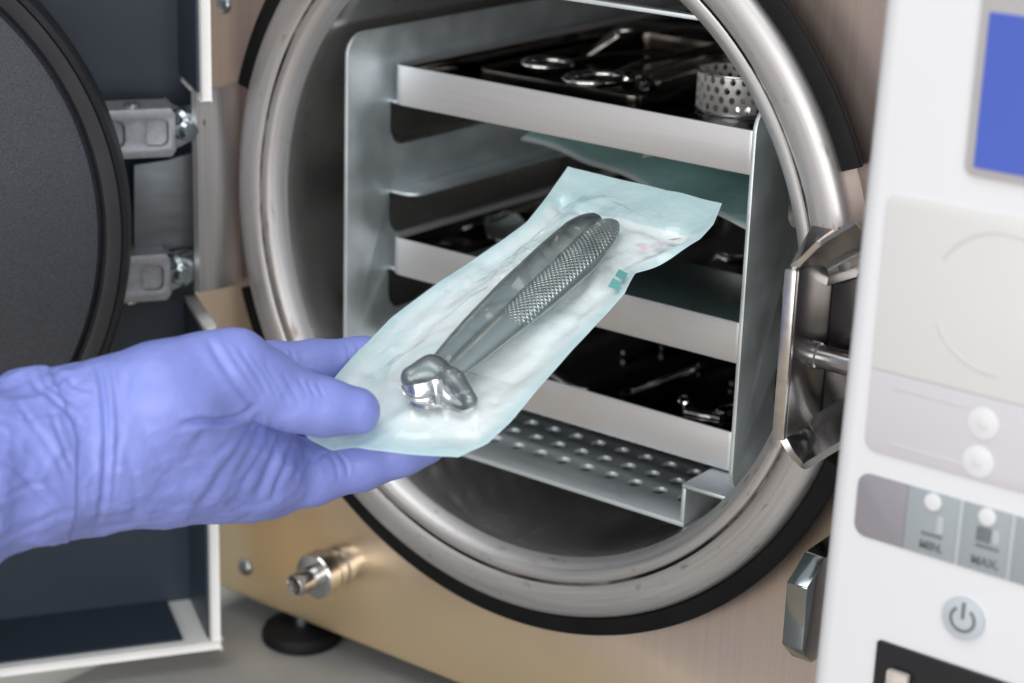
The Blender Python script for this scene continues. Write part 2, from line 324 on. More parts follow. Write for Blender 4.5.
# SDF modelling -> surface nets
def cone_sdf(P, a, b, ra, rb):
    a = np.array(a); b = np.array(b); ab = b - a; t = np.clip(((P - a) @ ab) / (ab @ ab), 0, 1)
    return np.linalg.norm(P - a - t[..., None] * ab, axis=-1) - (ra + t * (rb - ra))
def smin(a, b, k):
    h = np.clip(.5 + .5 * (b - a) / k, 0, 1); return b * (1 - h) + a * h - k * h * (1 - h)
def grid_eval(fn, lo, hi, h):
    n = np.ceil((np.array(hi) - np.array(lo)) / h).astype(int) + 1; xs = [lo[i] + h * np.arange(n[i]) for i in range(3)]
    vol = np.empty(n, np.float32)
    Y, Z = np.meshgrid(xs[1], xs[2], indexing='ij')
    for i0 in range(0, n[0], 8):
        X = xs[0][i0:i0 + 8]; P = np.empty((len(X), *Y.shape, 3)); P[..., 0] = X[:, None, None]; P[..., 1] = Y; P[..., 2] = Z
        vol[i0:i0 + 8] = fn(P)
    return vol
def surface_nets(vol, lo, h):
    n = np.array(vol.shape); ins = vol < 0; c = [slice(0, -1), slice(1, None)]
    def cor(a, i, j, k): return a[c[i], c[j], c[k]]
    cnt = np.zeros(n - 1, np.float32); acc = np.zeros((*(n - 1), 3), np.float32)
    for ax in range(3):
        o = [x for x in range(3) if x != ax]
        for p in (0, 1):
            for q in (0, 1):
                i0 = [0, 0, 0]; i0[o[0]] = p; i0[o[1]] = q; i1 = list(i0); i1[ax] = 1
                a = cor(vol, *i0); b = cor(vol, *i1); m = (a < 0) != (b < 0); t = np.where(m, a / np.where(m, a - b, 1), 0)
                cnt += m
                for d in range(3): acc[..., d] += m * (t if d == ax else i0[d])
    act = cnt > 0; idx = -np.ones(n - 1, np.int64); idx[act] = np.arange(act.sum())
    ijk = np.argwhere(act); V = (ijk + acc[act] / cnt[act][:, None]) * h + np.array(lo); F = []
    for ax in range(3):
        o = [x for x in range(3) if x != ax]
        sl0 = [slice(1, -1)] * 3; sl1 = [slice(1, -1)] * 3; sl0[ax] = slice(0, -1); sl1[ax] = slice(1, None)
        a = ins[tuple(sl0)]; b = ins[tuple(sl1)]; e = np.argwhere(a != b); off = np.array([1, 1, 1]); off[ax] = 0; e = e + off
        def g(d0, d1):
            q = e.copy(); q[:, o[0]] -= d0; q[:, o[1]] -= d1; return idx[q[:, 0], q[:, 1], q[:, 2]]
        F.append(np.stack([g(0, 0), g(1, 0), g(1, 1), g(0, 1)], 1))
    F = np.concatenate(F); F = F[(F >= 0).all(1)]
    return V, F
def np_mesh(V, F, ang=180):
    me = bpy.data.meshes.new('m'); me.from_pydata([tuple(v) for v in V.tolist()], [], F.tolist()); me.update()
    bm = bmesh.new(); bm.from_mesh(me); bmesh.ops.recalc_face_normals(bm, faces=bm.faces[:]); bm.to_mesh(me); bm.free()
    for p in me.polygons: p.use_smooth = True
    return me
def relax(V, F, it, lam=.5):
    e = np.concatenate([F[:, [0, 1]], F[:, [1, 2]], F[:, [2, 3]], F[:, [3, 0]]]); e = np.concatenate([e, e[:, ::-1]])
    deg = np.bincount(e[:, 0], minlength=len(V))[:, None]
    for _ in range(it):
        s = np.zeros_like(V)
        for d in range(3): s[:, d] = np.bincount(e[:, 0], weights=V[e[:, 1], d], minlength=len(V))
        V = V + lam * (s / np.maximum(deg, 1) - V)
    return V

# ================================================================== THE SETTING
ZC = -.2172
e0 = on(2, ZC, 265, 599); e1 = on(2, ZC, 95, 683); XE = -.1815
ct = link('counter', box((XE, -.24, ZC - .03), (1.2, .9, ZC), .002), 'counter'); ct['kind'] = 'structure'
wt = link('worktop', box((-1.6, -.24, ZC - .034), (XE, .9, ZC - .004), .001), 'worktop'); wt['kind'] = 'structure'

# ================================================================== STERILISER
st = thing('steriliser', 'stainless steel benchtop steam steriliser with round open chamber and white control column', 'steriliser', (0, .2, ZC))
YP = .012
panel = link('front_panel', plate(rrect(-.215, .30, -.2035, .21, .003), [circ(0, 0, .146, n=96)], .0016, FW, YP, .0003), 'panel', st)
link('body', join(box((-.212, YP + .004, -.2), (-.2085, .42, .21), 0), box((-.208, YP + .004, -.2), (.36, .42, -.197), 0), box((-.208, .417, -.196), (.36, .42, .21), 0), box((-.208, YP + .004, .207), (.36, .416, .21), 0)), 'body', st)
# flange ring + groove + lip, then the chamber vessel
fl = [(.1465, .03), (.1496, .012), (.1498, .003), (.1497, .0008), (.1490, -.0012), (.1478, -.0024), (.1460, -.0031), (.1430, -.0034), (.1395, -.0034), (.1368, -.0030), (.1356, -.0024)]
link('flange_ring', lathe(fl, (0, 1, 0), (0, 0, 0), 160), 'flange', st)
link('flange_groove', lathe([(.1356, -.0024), (.1353, -.0014), (.1350, -.0011), (.1346, -.0013), (.1343, -.0021)], (0, 1, 0), (0, 0, 0), 160), 'groove', st)
lip = [(.1343, -.0021), (.1338, -.0026), (.1325, -.0028), (.1310, -.0027), (.1297, -.0021), (.1284, -.0009), (.1273, .0008), (.1263, .0030), (.1257, .0046)]
link('flange_lip', lathe(lip, (0, 1, 0), (0, 0, 0), 160), 'flange', st)
link('chamber', lathe([(.1257, .0046), (.1251, .0072), (.1247, .0110), (.1245, .016), (.1244, .024), (.1244, .36), (.118, .385), (.09, .396), (0, .40)], (0, 1, 0), (0, 0, 0), 160), 'chamber', st)
# rubber trim in two arcs, an L section
def arc_ring(prof, a0, a1, n=90):
    V = []; F = []; m = len(prof)
    for i in range(n + 1):
        a = a0 + (a1 - a0) * i / n
        for r, y in prof: V.append((r * math.cos(a), y, r * math.sin(a)))
    for i in range(n):
        for j in range(m): F.append((i * m + j, i * m + (j + 1) % m, (i + 1) * m + (j + 1) % m, (i + 1) * m + j))
    F.append(tuple(range(m))); F.append(tuple(range(n * m, (n + 1) * m)))
    return raw(V, F, 35)
gp = [(.1500, .0115), (.1500, .0012), (.1506, .0004), (.1562, .0002), (.1574, .0008), (.1577, .0018), (.1574, .003), (.1525, .0115)]
def ang_at(px, py):
    q = on(1, 0, px, py); return math.atan2(q[2], q[0])
link('rubber_trim', arc_ring(gp, ang_at(858, 168), ang_at(238, 84)), 'rubber', st)
link('rubber_trim', arc_ring(gp, ang_at(240, 288) % (2 * PI), ang_at(838, 468) % (2 * PI)), 'rubber', st)
# screws on the panel
def screw(c, axis, r, parent, m='zinc'):
    ax = np.array(axis, float)
    o = link('screw', lathe([(0, r * .55), (r * .35, r * .52), (r * .7, r * .4), (r * .95, r * .15), (r, -.0005)], ax, c, 28), m, parent)
    e = np.cross(ax, (0, 0, 1.)); e /= np.linalg.norm(e); f = np.cross(ax, e)
    link('screw_slot', join(box((-r * .45, -r * .1, r * .42), (r * .45, r * .1, r * .53), 0, (e, f, ax, np.array(c))), box((-r * .1, -r * .45, r * .425), (r * .1, r * .45, r * .535), 0, (e, f, ax, np.array(c)))), 'darksteel', o)
screw(on(1, YP, 245, 567), (0, -1, 0), .0043, st); screw(on(1, YP, 224, 5), (0, -1, 0), .0040, st)
# hose connector
hv = on(1, YP, 349, 560)
ax = np.array([-.0, -1, -.0])
hpf = [(.0085, 0), (.0085, .006), (.0098, .0065), (.0098, .0105), (.0085, .011), (.0085, .0125), (.0098, .013), (.0098, .0175), (.0088, .018), (.0088, .0195), (.0112, .0205), (.0112, .0285), (.0105, .0295), (.0056, .0298), (.0056, .042), (.0050, .0442), (.0042, .0446), (.0036, .043), (.0036, .022), (0, .022)]
link('hose_connector', lathe([(r * .93, t * .80) for r, t in hpf], ax, hv, 40), 'nickel', st)
# foot
fc = on(2, ZC + .006, 302, 627)
ft = link('foot', lathe([(0, .0), (.0172, 0), (.0186, .0012), (.0188, .0042), (.0176, .0066), (.0110, .0080), (0, .0084)], (0, 0, 1), (fc[0], fc[1], ZC), 40), 'rubber', st)
link('foot_bolt', lathe([(0, .0080), (.0038, .0080), (.0038, .03), (0, .03)], (0, 0, 1), (fc[0], fc[1], ZC), 20), 'zinc', ft)

# ------------------------------------------------ control column
YC = -.10
xl0 = float(on(1, YC, 888, 0)[0]); xl1 = float(on(1, YC, 815, 683)[0]); XL = (xl0 + xl1) / 2
zA = float(on(1, YC, 888, 0)[2]); zB = float(on(1, YC, 815, 683)[2]); SH = (xl0 - xl1) / (zA - zB); ZM = (zA + zB) / 2
hs = [(XL, YP - .002), (XL, YC + .008), (XL + .0012, YC + .003), (XL + .004, YC + .0006), (XL + .007, YC), (.40, YC), (.40, YP - .002)]
bm = bmesh.new(); zs = (-.205, .22); ring = [[bm.verts.new((x + SH * (z - ZM) - .0028, y, z)) for x, y in hs] for z in zs]
for i in range(len(hs)): bm.faces.new([ring[0][i], ring[0][(i + 1) % len(hs)], ring[1][(i + 1) % len(hs)], ring[1][i]])
bm.faces.new(ring[0]); bm.faces.new(ring[1])
housing = link('control_housing', bm_mesh(bm, ang=50), 'white', st)
FC = (np.array([1., 0, 0]), np.array([0, 1., 0]), np.array([0, 0, 1.]), np.array([0, YC, 0]))
def cxy(px, py):
    q = on(1, YC, px, py); return (float(q[0]), float(q[2]))
def cplate(poly, proud, m, name, parent=housing, bev=.0002, thick=None):
    return link(name, plate(poly, [], thick or (proud + .0006), FC, -proud, min(bev, (thick or proud + .0006) / 3)), m, parent)
# axis aligned rectangles on the column face from the corners seen
a = cxy(989, 0); b = cxy(960, 173); scx0 = (a[0] + b[0]) / 2; scz0 = b[1]
cplate(rrect(scx0, scx0 + .085, scz0, scz0 + .066, .003), .0012, 'bezel', 'screen_bezel')
a = cxy(996.5, 11.7); b = cxy(971.6, 165.5)
cplate(rrect((a[0] + b[0]) / 2, (a[0] + b[0]) / 2 + .075, b[1], a[1], .0006), .0018, 'screen', 'screen')
a = cxy(894, 193); b = cxy(862, 448); fx0 = (cxy(891, 200)[0] + cxy(863, 430)[0]) / 2; dz = cxy(870.4, 366.4)[1]
face = cplate(rrect(fx0, fx0 + .09, dz, a[1], (0, 0, .004, .004)), .0006, 'face', 'faceplate')
cplate(rrect(fx0, fx0 + .09, b[1], dz - .0002, (.004, .004, 0, 0)), .0006, 'face2', 'lower_faceplate')
rc = cxy(1001, 305); rr = abs(cxy(1001, 305)[1] - cxy(1001, 232)[1])
def arc_strip(c, r, w, a0, a1, off, thick, n=40):
    poly = [(c[0] + (r + w / 2) * math.cos(a0 + (a1 - a0) * k / n), c[1] + (r + w / 2) * math.sin(a0 + (a1 - a0) * k / n)) for k in range(n + 1)]
    poly += [(c[0] + (r - w / 2) * math.cos(a1 - (a1 - a0) * k / n), c[1] + (r - w / 2) * math.sin(a1 - (a1 - a0) * k / n)) for k in range(n + 1)]
    return plate(poly, [], thick, FC, off, .00005)
link('dial_line', join(arc_strip(rc, rr, .0010, math.radians(20), math.radians(152), -.0008, .0008), arc_strip(rc, rr, .0010, math.radians(206), math.radians(275), -.0008, .0008)), 'line', face)
for (px, py) in ((984, 423), (979, 461)):
    c0 = cxy(px, py); bt = cplate(circ(*c0, .0048, n=32), .0010, 'button', 'button')
    link('button_mark', plate(circ(*c0, .0016, n=20), [], .0004, FC, -.0013, .00005), 'face', bt)
l0, l1, l2, l3 = cxy(895, 387), cxy(971, 407), cxy(890, 443), cxy(965, 466)
for p, q in ((l0, l1), (l2, l3)):
    cplate(rrect(p[0], q[0], p[1] - .0004, p[1] + .0004, 0), .0008, 'line', 'faceplate_line', thick=.0008, bev=.00005)
# label strip
s0 = cxy(857, 500)[0]; zt = cxy(868, 473)[1]; zb = cxy(868, 537)[1]
strip = cplate(rrect(s0, cxy(907, 510)[0], zb, zt, (.004, 0, 0, .004)), .0006, 'stripgrey', 'label_strip')
xa, xb_, xc_, xd = cxy(907, 510)[0], cxy(961, 520)[0], cxy(1013, 535)[0], cxy(1013, 535)[0] + .018
link('label_field', plate(rrect(xa + .0001, xb_ - .0008, zb, zt, 0), [], .0012, FC, -.0006, .0001), 'stripteal', strip)
link('label_field', plate(rrect(xb_ + .0008, xc_ - .0008, zb, zt, 0), [], .0012, FC, -.0006, .0001), 'stripteal', strip)
link('label_field', plate(rrect(xc_ + .0008, xd, zb, zt, 0), [], .0012, FC, -.0006, .0001), 'stripteal', strip)
for x in (xb_, xc_): link('label_separator', plate(rrect(x - .0007, x + .0007, zb, zt, 0), [], .0012, FC, -.0006, .0001), 'stripline', strip)
def text(body, c, size, fr, off, m, parent, name='lettering'):
    cu = bpy.data.curves.new('t', 'FONT'); cu.body = body; cu.size = size; cu.align_x = 'CENTER'; cu.align_y = 'CENTER'; cu.extrude = .0001; cu.offset = size * .02
    o = bpy.data.objects.new('t', cu); COL.objects.link(o); dg = bpy.context.evaluated_depsgraph_get(); me = bpy.data.meshes.new_from_object(o.evaluated_get(dg)); bpy.data.objects.remove(o)
    me.materials.clear()
    for v in me.vertices:
        q = np.array(v.co); v.co = Vector(fr[3] + fr[0] * (c[0] + q[0]) + fr[2] * (c[1] + q[1]) + fr[1] * (off + q[2]))
    return link(name, me, m, parent)
for k, (x0, x1, dot, ico, word) in enumerate(((xa, xb_, (934.4, 501), (934, 525), 'MIN.'), (xb_, xc_, (988.6, 516), (989, 538), 'MAX.'))):
    d = cxy(*dot); link('indicator_lamp', plate(circ(*d, .0027, n=24), [], .0010, FC, -.0013, .0002), 'button', strip)
    i = cxy(*ico)
    if k == 0:
        ic = join(plate(rrect(i[0] + .001, i[0] + .0032, i[1] - .002, i[1] + .0035, .0004), [], .0003, FC, -.0009, .00005))
        link('level_icon', ic, 'stripline', strip)
        link('level_icon', plate(rrect(i[0] - .0034, i[0] + .0032, i[1] - .0034, i[1] - .0026, 0), [], .0003, FC, -.0009, .00005), 'stripink', strip)
    else:
        link('level_icon', plate(rrect(i[0] - .0036, i[0] + .0008, i[1] - .0014, i[1] + .0030, .0003), [], .0003, FC, -.0009, .00005), 'stripink', strip)
        link('level_icon', plate(rrect(i[0] + .0012, i[0] + .0034, i[1] - .001, i[1] + .0032, .0004), [], .0003, FC, -.0009, .00005), 'stripline', strip)
        link('level_icon', plate(rrect(i[0] - .0036, i[0] + .0036, i[1] - .0032, i[1] - .0024, 0), [], .0003, FC, -.0009, .00005), 'stripink', strip)
    w = cxy(*((932, 546), (986, 562))[k]); text(word, w, .0037, FC, -.0009, 'stripink', strip)
# power button
pc = cxy(964.4, 618); pb = cplate(circ(*pc, .0066, n=40), .0012, 'btngrey', 'power_button')
link('power_symbol', join(arc_strip(pc, .0037, .0009, math.radians(125), math.radians(415), -.0015, .0004), plate(rrect(pc[0] - .0005, pc[0] + .0005, pc[1] + .0002, pc[1] + .0054, .0002), [], .0005, FC, -.00155, .00005)), 'stripink', pb)
# socket recess
p0 = cxy(878.5, 638.6); sock = cplate(rrect(p0[0], p0[0] + .09, p0[1] - .03, p0[1], .0012), .0010, 'blackgloss', 'socket_plate')
p1 = cxy(901, 683); link('plug', box((p1[0] - .0035, YC - .004, p1[1] - .006), (p1[0] + .0035, YC - .0012, p1[1] + .0048), .0008), 'beige', sock)

# ------------------------------------------------ door (swung open on the left)
DA = math.radians(33)
DV = np.array([math.sin(DA), math.cos(DA), 0]); DN = np.array([math.cos(DA), -math.sin(DA), 0]); DZ = np.array([0, 0, 1.])
FD = (DV, DN, DZ, np.zeros(3))                     # frame axes: along door, door normal, up
def dxy(off, px, py):
    q = on_plane(DN, DN * off, px, py); return float(q @ DV), float(q[2])
RO = -.098                                          # plane of the shell's rim
ur = dxy(RO, 211, 60)[0]; ul = ur - .345; zb = dxy(RO, 211, 649)[1]; zt = .215
zn1 = dxy(RO, 206, 101)[1]; zn0 = dxy(RO, 214, 326)[1]
BW = RO - .046; TH = .0042
dv_ = (ur, ul)
# hollow white shell: walls with a notch for the hinge arms, back sheet
def dbox(u0, u1, n0, n1, z0, z1, bev=.0006): return box((u0, n0, z0), (u1, n1, z1), bev, FD)
shell = join(dbox(ur - TH, ur, BW - .003, RO, zn1, zt - TH), dbox(ur - TH, ur, BW - .003, RO, zb + TH, zn0),
             dbox(ul, ur, BW - .003, RO, zb, zb + TH, .0012), dbox(ul, ur, BW - .003, RO, zt - TH, zt), dbox(ul, ul + TH, BW - .003, RO, zb + TH, zt - TH))
door = link('door', shell, 'whiteedge', st)
link('door_lining', join(dbox(ul + TH, ur - TH - .0001, BW, BW + .002, zn1, zt - TH, 0), dbox(ul + TH, ur - TH - .0001, BW, BW + .002, zb + TH, zn0, 0), dbox(ul + TH, ur, BW - .001, BW + .0016, zn0 - .004, zn1 + .004, 0),
     dbox(ur - TH - .0012, ur - TH - .0002, BW + .002, RO - .003, zn1 + .003, zt - TH, 0), dbox(ur - TH - .0012, ur - TH - .0002, BW + .002, RO - .003, zb + TH, zn0 - .003, 0),
     dbox(ul + TH, ur - TH - .012, BW + .002, RO - .003, zb + TH + .0002, zb + TH + .0012, 0)), 'navy', door)
UC = -.2743; DO = -.07; DRR = .1386
c0 = DV * UC
def dlathe(prof, n=128): return lathe(prof, DN, c0, n)
link('door_seal', dlathe([(.1262, DO - .002), (.1272, DO + .0006), (.1290, DO + .0012), (.1328, DO + .0014), (.1333, DO + .0006), (.1337, DO + .0017), (.1358, DO + .0006), (.1375, DO - .003), (.1386, DO - .008), (.1386, DO - .020), (.137, DO - .026)]), 'seal', door)
link('door_plate', dlathe([(0, DO - .0012), (.06, DO - .0012), (.119, DO - .0012), (.1240, DO - .0018), (.1262, DO - .004)]), 'doordisc', door)
link('door_backing', dlathe([(.137, DO - .026), (.130, DO - .03), (.05, DO - .034), (0, DO - .034)]), 'darksteel', door)
# hinge arms
for (pt, pb_) in (((173, 108), (170, 157)), ((168, 254), (170, 300))):
    u1, z1 = dxy(-.108, *pt); _, z0 = dxy(-.108, *pb_); u0 = u1 - .085; h = z1 - z0; zc = (z0 + z1) / 2
    F2 = (DV, DN, DZ, DN * -.108)
    ring_ = plate([(u0, z0), (u1 - .001, z0), (u1 + .001, z0 + h * .12), (u1 + .001, z1 - h * .12), (u1 - .001, z1), (u0, z1)],
                  [rrect(u1 - .0445, u1 - .0200, z0 + h * .22, z1 - h * .22, .0035), rrect(u1 - .0115, u1 - .002, z0 + h * .22, z1 - h * .22, .003)], .006, F2, -.006, .0004)
    arm = link('hinge_arm', join(ring_, box((u0, -.018, z0), (u1, -.0045, z1), .001, F2),
               prism([(u1, z0 + .001), (u1 + .012, z0 + h * .3), (u1 + .012, z1 - h * .3), (u1, z1 - .001)], -.018, -.006, F2)), 'cast', door)
    link('hinge_bolt', lathe([(0, .004), (.003, .0038), (.0045, .002), (.0045, -.012), (0, -.012)], (DN * .8 + DV * .2 + DZ * .1), DV * (u1 + .0055) + DN * -.107 + DZ * (zc + .001), 24), 'zinc', arm)
    link('hinge_nut', lathe([(0, .0075), (.0048, .0075), (.0062, .006), (.0066, .002), (.0066, -.003), (0, -.003)], (DN * .55 + DV * -.83), DV * (u1 + .0075) + DN * -.113 + DZ * (zc + .0035), 24), 'zinc', arm)
    link('hinge_washer', lathe([(0, .0), (.0035, 0), (.0035, .0016), (0, .0016)], DZ, DV * (u1 - .016) + DN * -.114 + DZ * (z1 if z1 > 0 else z0 - .0016), 20), 'nickel', arm)
# dark plate between the arms, and the bent bracket on the machine
pa, pbz = dxy(-.119, 135, 163), dxy(-.119, 196, 247)
link('hinge_plate', prism([dxy(-.119, 134, 165), dxy(-.119, 168, 160), dxy(-.119, 196, 152), dxy(-.119, 196, 246), dxy(-.119, 134, 254)][::-1], -.122, -.119, FD, .0004), 'darksteel', door)
zt1 = float(on(1, -.03, 200, 92)[2]); zt2 = float(on(1, .01, 243, 84)[2]); zb1 = float(on(1, -.03, 198, 292)[2]); zb2 = float(on(1, .01, 243, 282)[2])
prof = []
for k in range(13):
    t = k / 12; y = -.03 + .042 * t; x = -.1440 - .0165 * t ** .8 + .0040 * math.sin(PI * t); prof.append((x, y, zt1 + (zt2 - zt1) * t, zb1 + (zb2 - zb1) * t))
V = []; F = []
for x, y, a, b in prof: V += [(x, y, a), (x, y, b), (x - .003, y, b), (x - .003, y, a)]
for k in range(12):
    for j in range(4): F.append((4 * k + j, 4 * k + (j + 1) % 4, 4 * k + 4 + (j + 1) % 4, 4 * k + 4 + j))
F += [(0, 1, 2, 3), (48, 49, 50, 51)]
link('hinge_bracket', raw(V, F, 35), 'bracket', st)

# ------------------------------------------------ latch claw on the right of the chamber
def q3(px, py, y): return on(1, y, px, py)
lx0 = float(on(1, -.034, 782, 350)[0]); zt_ = float(on(1, -.034, 792, 268)[2]); zb_ = float(on(1, -.034, 781, 438)[2])
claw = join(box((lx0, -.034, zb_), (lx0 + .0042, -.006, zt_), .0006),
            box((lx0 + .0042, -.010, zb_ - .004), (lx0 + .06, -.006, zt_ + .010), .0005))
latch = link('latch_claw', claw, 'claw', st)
link('latch_edge', box((lx0 - .0001, -.0365, zb_), (lx0 + .0044, -.0342, zt_), .0005), 'satin', latch)
def curved_wall(path, y0, y1s, th):
    V = []; F = []; n = len(path)
    for i, (x, z) in enumerate(path):
        d = np.array(path[min(i + 1, n - 1)]) - np.array(path[max(i - 1, 0)]); d /= np.linalg.norm(d); nx, nz_ = -d[1] * th, d[0] * th
        y1 = y1s[0] + (y1s[1] - y1s[0]) * i / (n - 1)
        V += [(x, y1, z), (x, y0, z), (x + nx, y0, z + nz_), (x + nx, y1, z + nz_)]
    for i in range(n - 1):
        for j in range(4): F.append((4 * i + j, 4 * i + (j + 1) % 4, 4 * i + 4 + (j + 1) % 4, 4 * i + 4 + j))
    F += [(0, 1, 2, 3), tuple(range(4 * n - 4, 4 * n))]
    return raw(V, F, 50)
def jaw(front, yf_, back, yb_, th, n=14, bow=.004):
    def rs(P, y):
        Q = np.array([on(1, y, *p) for p in P]); t = np.linspace(0, 1, len(Q)); T = np.linspace(0, 1, n)
        return np.stack([np.interp(T, t, Q[:, k]) for k in range(3)], 1)
    A, B = rs(front, yf_), rs(back, yb_); V = []; F = []; m = 7
    for i in range(n):
        for k in range(m):
            t = k / (m - 1); V.append(A[i] * (1 - t) + B[i] * t + np.array([0, 1, 0.]) * bow * math.sin(PI * t))
    for i in range(n - 1):
        for k in range(m - 1): F.append((i * m + k, i * m + k + 1, (i + 1) * m + k + 1, (i + 1) * m + k))
    me = raw(V, F, 60); bm = bmesh.new(); bm.from_mesh(me); g = bmesh.ops.solidify(bm, geom=bm.faces[:], thickness=th); bmesh.ops.recalc_face_normals(bm, faces=bm.faces[:]); bm.to_mesh(me); bm.free(); return smooth(me, 50)
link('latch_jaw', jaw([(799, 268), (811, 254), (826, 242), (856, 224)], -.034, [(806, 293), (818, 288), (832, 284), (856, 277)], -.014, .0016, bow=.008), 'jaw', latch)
fq = [q3(793.5, 270, -.035), q3(815, 230, -.020), q3(836, 234, -.020), q3(820, 246, -.034), q3(803, 263, -.036)]
me = raw(fq, [(0, 1, 2, 3, 4)], recalc=False); bm = bmesh.new(); bm.from_mesh(me); bmesh.ops.solidify(bm, geom=bm.faces[:], thickness=.0020); bmesh.ops.recalc_face_normals(bm, faces=bm.faces[:]); bm.to_mesh(me); bm.free()
link('latch_bevel', smooth(me, 30), 'satin', latch)
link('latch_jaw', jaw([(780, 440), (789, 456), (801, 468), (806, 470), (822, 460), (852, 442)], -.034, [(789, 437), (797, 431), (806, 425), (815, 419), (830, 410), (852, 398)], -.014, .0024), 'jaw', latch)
lp = on(1, -.018, 822, 357)
link('latch_pin', lathe([(.0062, -.004), (.0062, 0), (.0048, .0005), (.0048, .003), (.0042, .0035), (.0042, .05)], (1, 0, 0), lp + np.array([-.004, 0, 0]), 32), 'jaw', latch)
link('latch_bolt', lathe([(0, .004), (.004, .003), (.0052, .001), (.0055, 0)], (0, -1, 0), on(1, -.0105, 846, 258), 28), 'zinc', latch)
# lower catch: thick chrome plate standing out of the panel
cx0 = float(on(1, -.026, 785, 602)[0]); czt = float(on(1, -.026, 788, 582)[2]); czb = float(on(1, -.026, 785, 645)[2])
FY = (np.array([0, 1., 0]), np.array([1., 0, 0]), np.array([0, 0, 1.]), np.zeros(3))
link('door_catch', prism([(-.026, czb), (-.026, czt), (-.014, float(on(1, -.014, 805, 551)[2])), (.0115, float(on(1, -.014, 805, 551)[2]) + .001), (.0115, czb - .008), (-.018, czb - .008)], cx0, cx0 + .0085, FY, .0005), 'catch', st)

# ================================================================== RACK INSIDE THE CHAMBER
YF = .0104; XR = .0977
rack = thing('tray_rack', 'satin aluminium tray rack with slotted side panels standing inside the chamber', 'rack', (0, .17, -.0975))
YB = .345
slots = []
def yz_left(px, py):
    q = on(0, -XR, px, py); return float(q[1]), float(q[2])
TZ = [.0402, .0008, -.0337]                 # heights of the pairs of runner tabs
ys0 = yz_left(389, 128)[0]
for z in TZ:
    slots.append(rrect(ys0, YB - .03, z - .0205, z - .0008, (.009, .009, .0005, .0005)))
out = rrect(YF, YB, -.0785, .0715, .010)
for s in (-1, 1):
    FX = (np.array([0, 1., 0]), np.array([1., 0, 0]), np.array([0, 0, 1.]), np.array([s * XR - .0009, 0, 0]))
    sp = link('side_panel', plate(out, slots, .0018, FX, 0, .0004), 'alu', rack)
    for z in TZ:
        xa_, xb2 = (s * XR - s * .0009, s * XR - s * .0145)
        lo, hi = sorted((xa_, xb2))
        pts = rrect(lo, hi, ys0 + .0005, YB - .031, (0, .007, .007, 0) if s < 0 else (.007, 0, 0, .007))
        FZ = (np.array([1., 0, 0]), np.array([0, 0, 1.]), np.array([0, 1., 0]), np.zeros(3))
        link('runner_tab', plate(pts, [], .0014, FZ, z - .0014, .0004), 'alu', sp)
FZ = (np.array([1., 0, 0]), np.array([0, 0, 1.]), np.array([0, 1., 0]), np.zeros(3))
holes = []
for r in range(20):
    for c in range(12):
        x = -.0667 + c * .0120; y = .0313 + r * .0126
        if abs(x) < .071: holes.append(circ(x, y, .0029, .0036, 14))
bx = .0785
for z0_, nm, s in ((-.0970, 'bottom_plate', 1),):
    pl = [plate([(-bx, YF), (bx, YF), (bx, YB), (-bx, YB)], holes if s > 0 else [], .0020, FZ, z0_, .0003)]
    zA, zB = (z0_ + .0021, -.0808) if s > 0 else (.0715, z0_ - .0001)
    for sg in (-1, 1):
        pl.append(box((min(sg * bx, sg * (bx - .0018)), YF, zA), (max(sg * bx, sg * (bx - .0018)), YB, zB), .0003))
        a_, b_2 = sorted((sg * (bx - .0018), sg * (XR - .001)))
        pl.append(box((a_, YF, (-.0807 if s > 0 else .0697)), (b_2, YB, (-.0790 if s > 0 else .0713)), .0003))
    link(nm, join(*pl), 'alu', rack)

link('top_rail', join(box((-.0690, YF, .0988), (.0715, YF + .004, .1006), .0004), box((-.0690, YF + .0042, .0988), (-.0670, .31, .1006), .0003), box((.0695, YF + .0042, .0988), (.0715, .31, .1006), .0003),
     box((-.0690, .31, .0717), (-.0670, .3115, .1006), .0003), box((.0695, .31, .0717), (.0715, .3115, .1006), .0003), box((-.0968, .305, .0702), (-.0670, .3115, .0716), .0003), box((.0695, .305, .0702), (.0968, .3115, .0716), .0003)), 'alu', rack)
# ================================================================== TRAYS
YT = .031
def tray(name, label, ztop, zbot, xl, xr):
    t = thing(name, label, 'tray', ((xl + xr) / 2, .16, zbot), 'trays slid into the rack')
    o_, i_ = rrect(xl, xr, YT, YB - .04, .006), rrect(xl + .0012, xr - .0012, YT + .0012, YB - .0412, .005)
    link('tray_wall', plate(o_, [i_], ztop - zbot, FZ, zbot, .0005), 'trayfront', t)
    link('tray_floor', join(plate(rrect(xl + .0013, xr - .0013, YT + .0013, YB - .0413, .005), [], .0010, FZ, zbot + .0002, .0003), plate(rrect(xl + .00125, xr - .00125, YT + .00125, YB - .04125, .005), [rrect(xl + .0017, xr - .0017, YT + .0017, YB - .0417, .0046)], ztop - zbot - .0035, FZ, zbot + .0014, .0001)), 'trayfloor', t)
    return t
def zz(px, py): return float(on(1, YT, px, py)[2])
t1a, t1b = (zz(450, 74.7) + zz(748, 129.4)) / 2, (zz(450, 114.7) + zz(744.5, 175.3)) / 2
t2a, t2b = (zz(625, 293.7) + zz(734.5, 322.8)) / 2, (zz(601, 328) + zz(731, 363)) / 2
t3a, t3b = (zz(542.7, 380) + zz(727, 429.6)) / 2, (zz(520.5, 410) + zz(724, 469.4)) / 2
print('trays', t1a, t1b, t2a, t2b, t3a, t3b, 'x', on(1, YT, 397, 65)[0], on(1, YT, 750, 130)[0])
TXL, TXR = -.0908, .0895
tray('instrument_tray', 'top tray holding ring handled scissors and perforated ring', t1a, t1b, TXL, TXR)
tray('instrument_tray', 'middle tray in the rack with a flat steel cassette lid inside, coloured with a teal reflection', t2a, t2b, TXL, TXR)
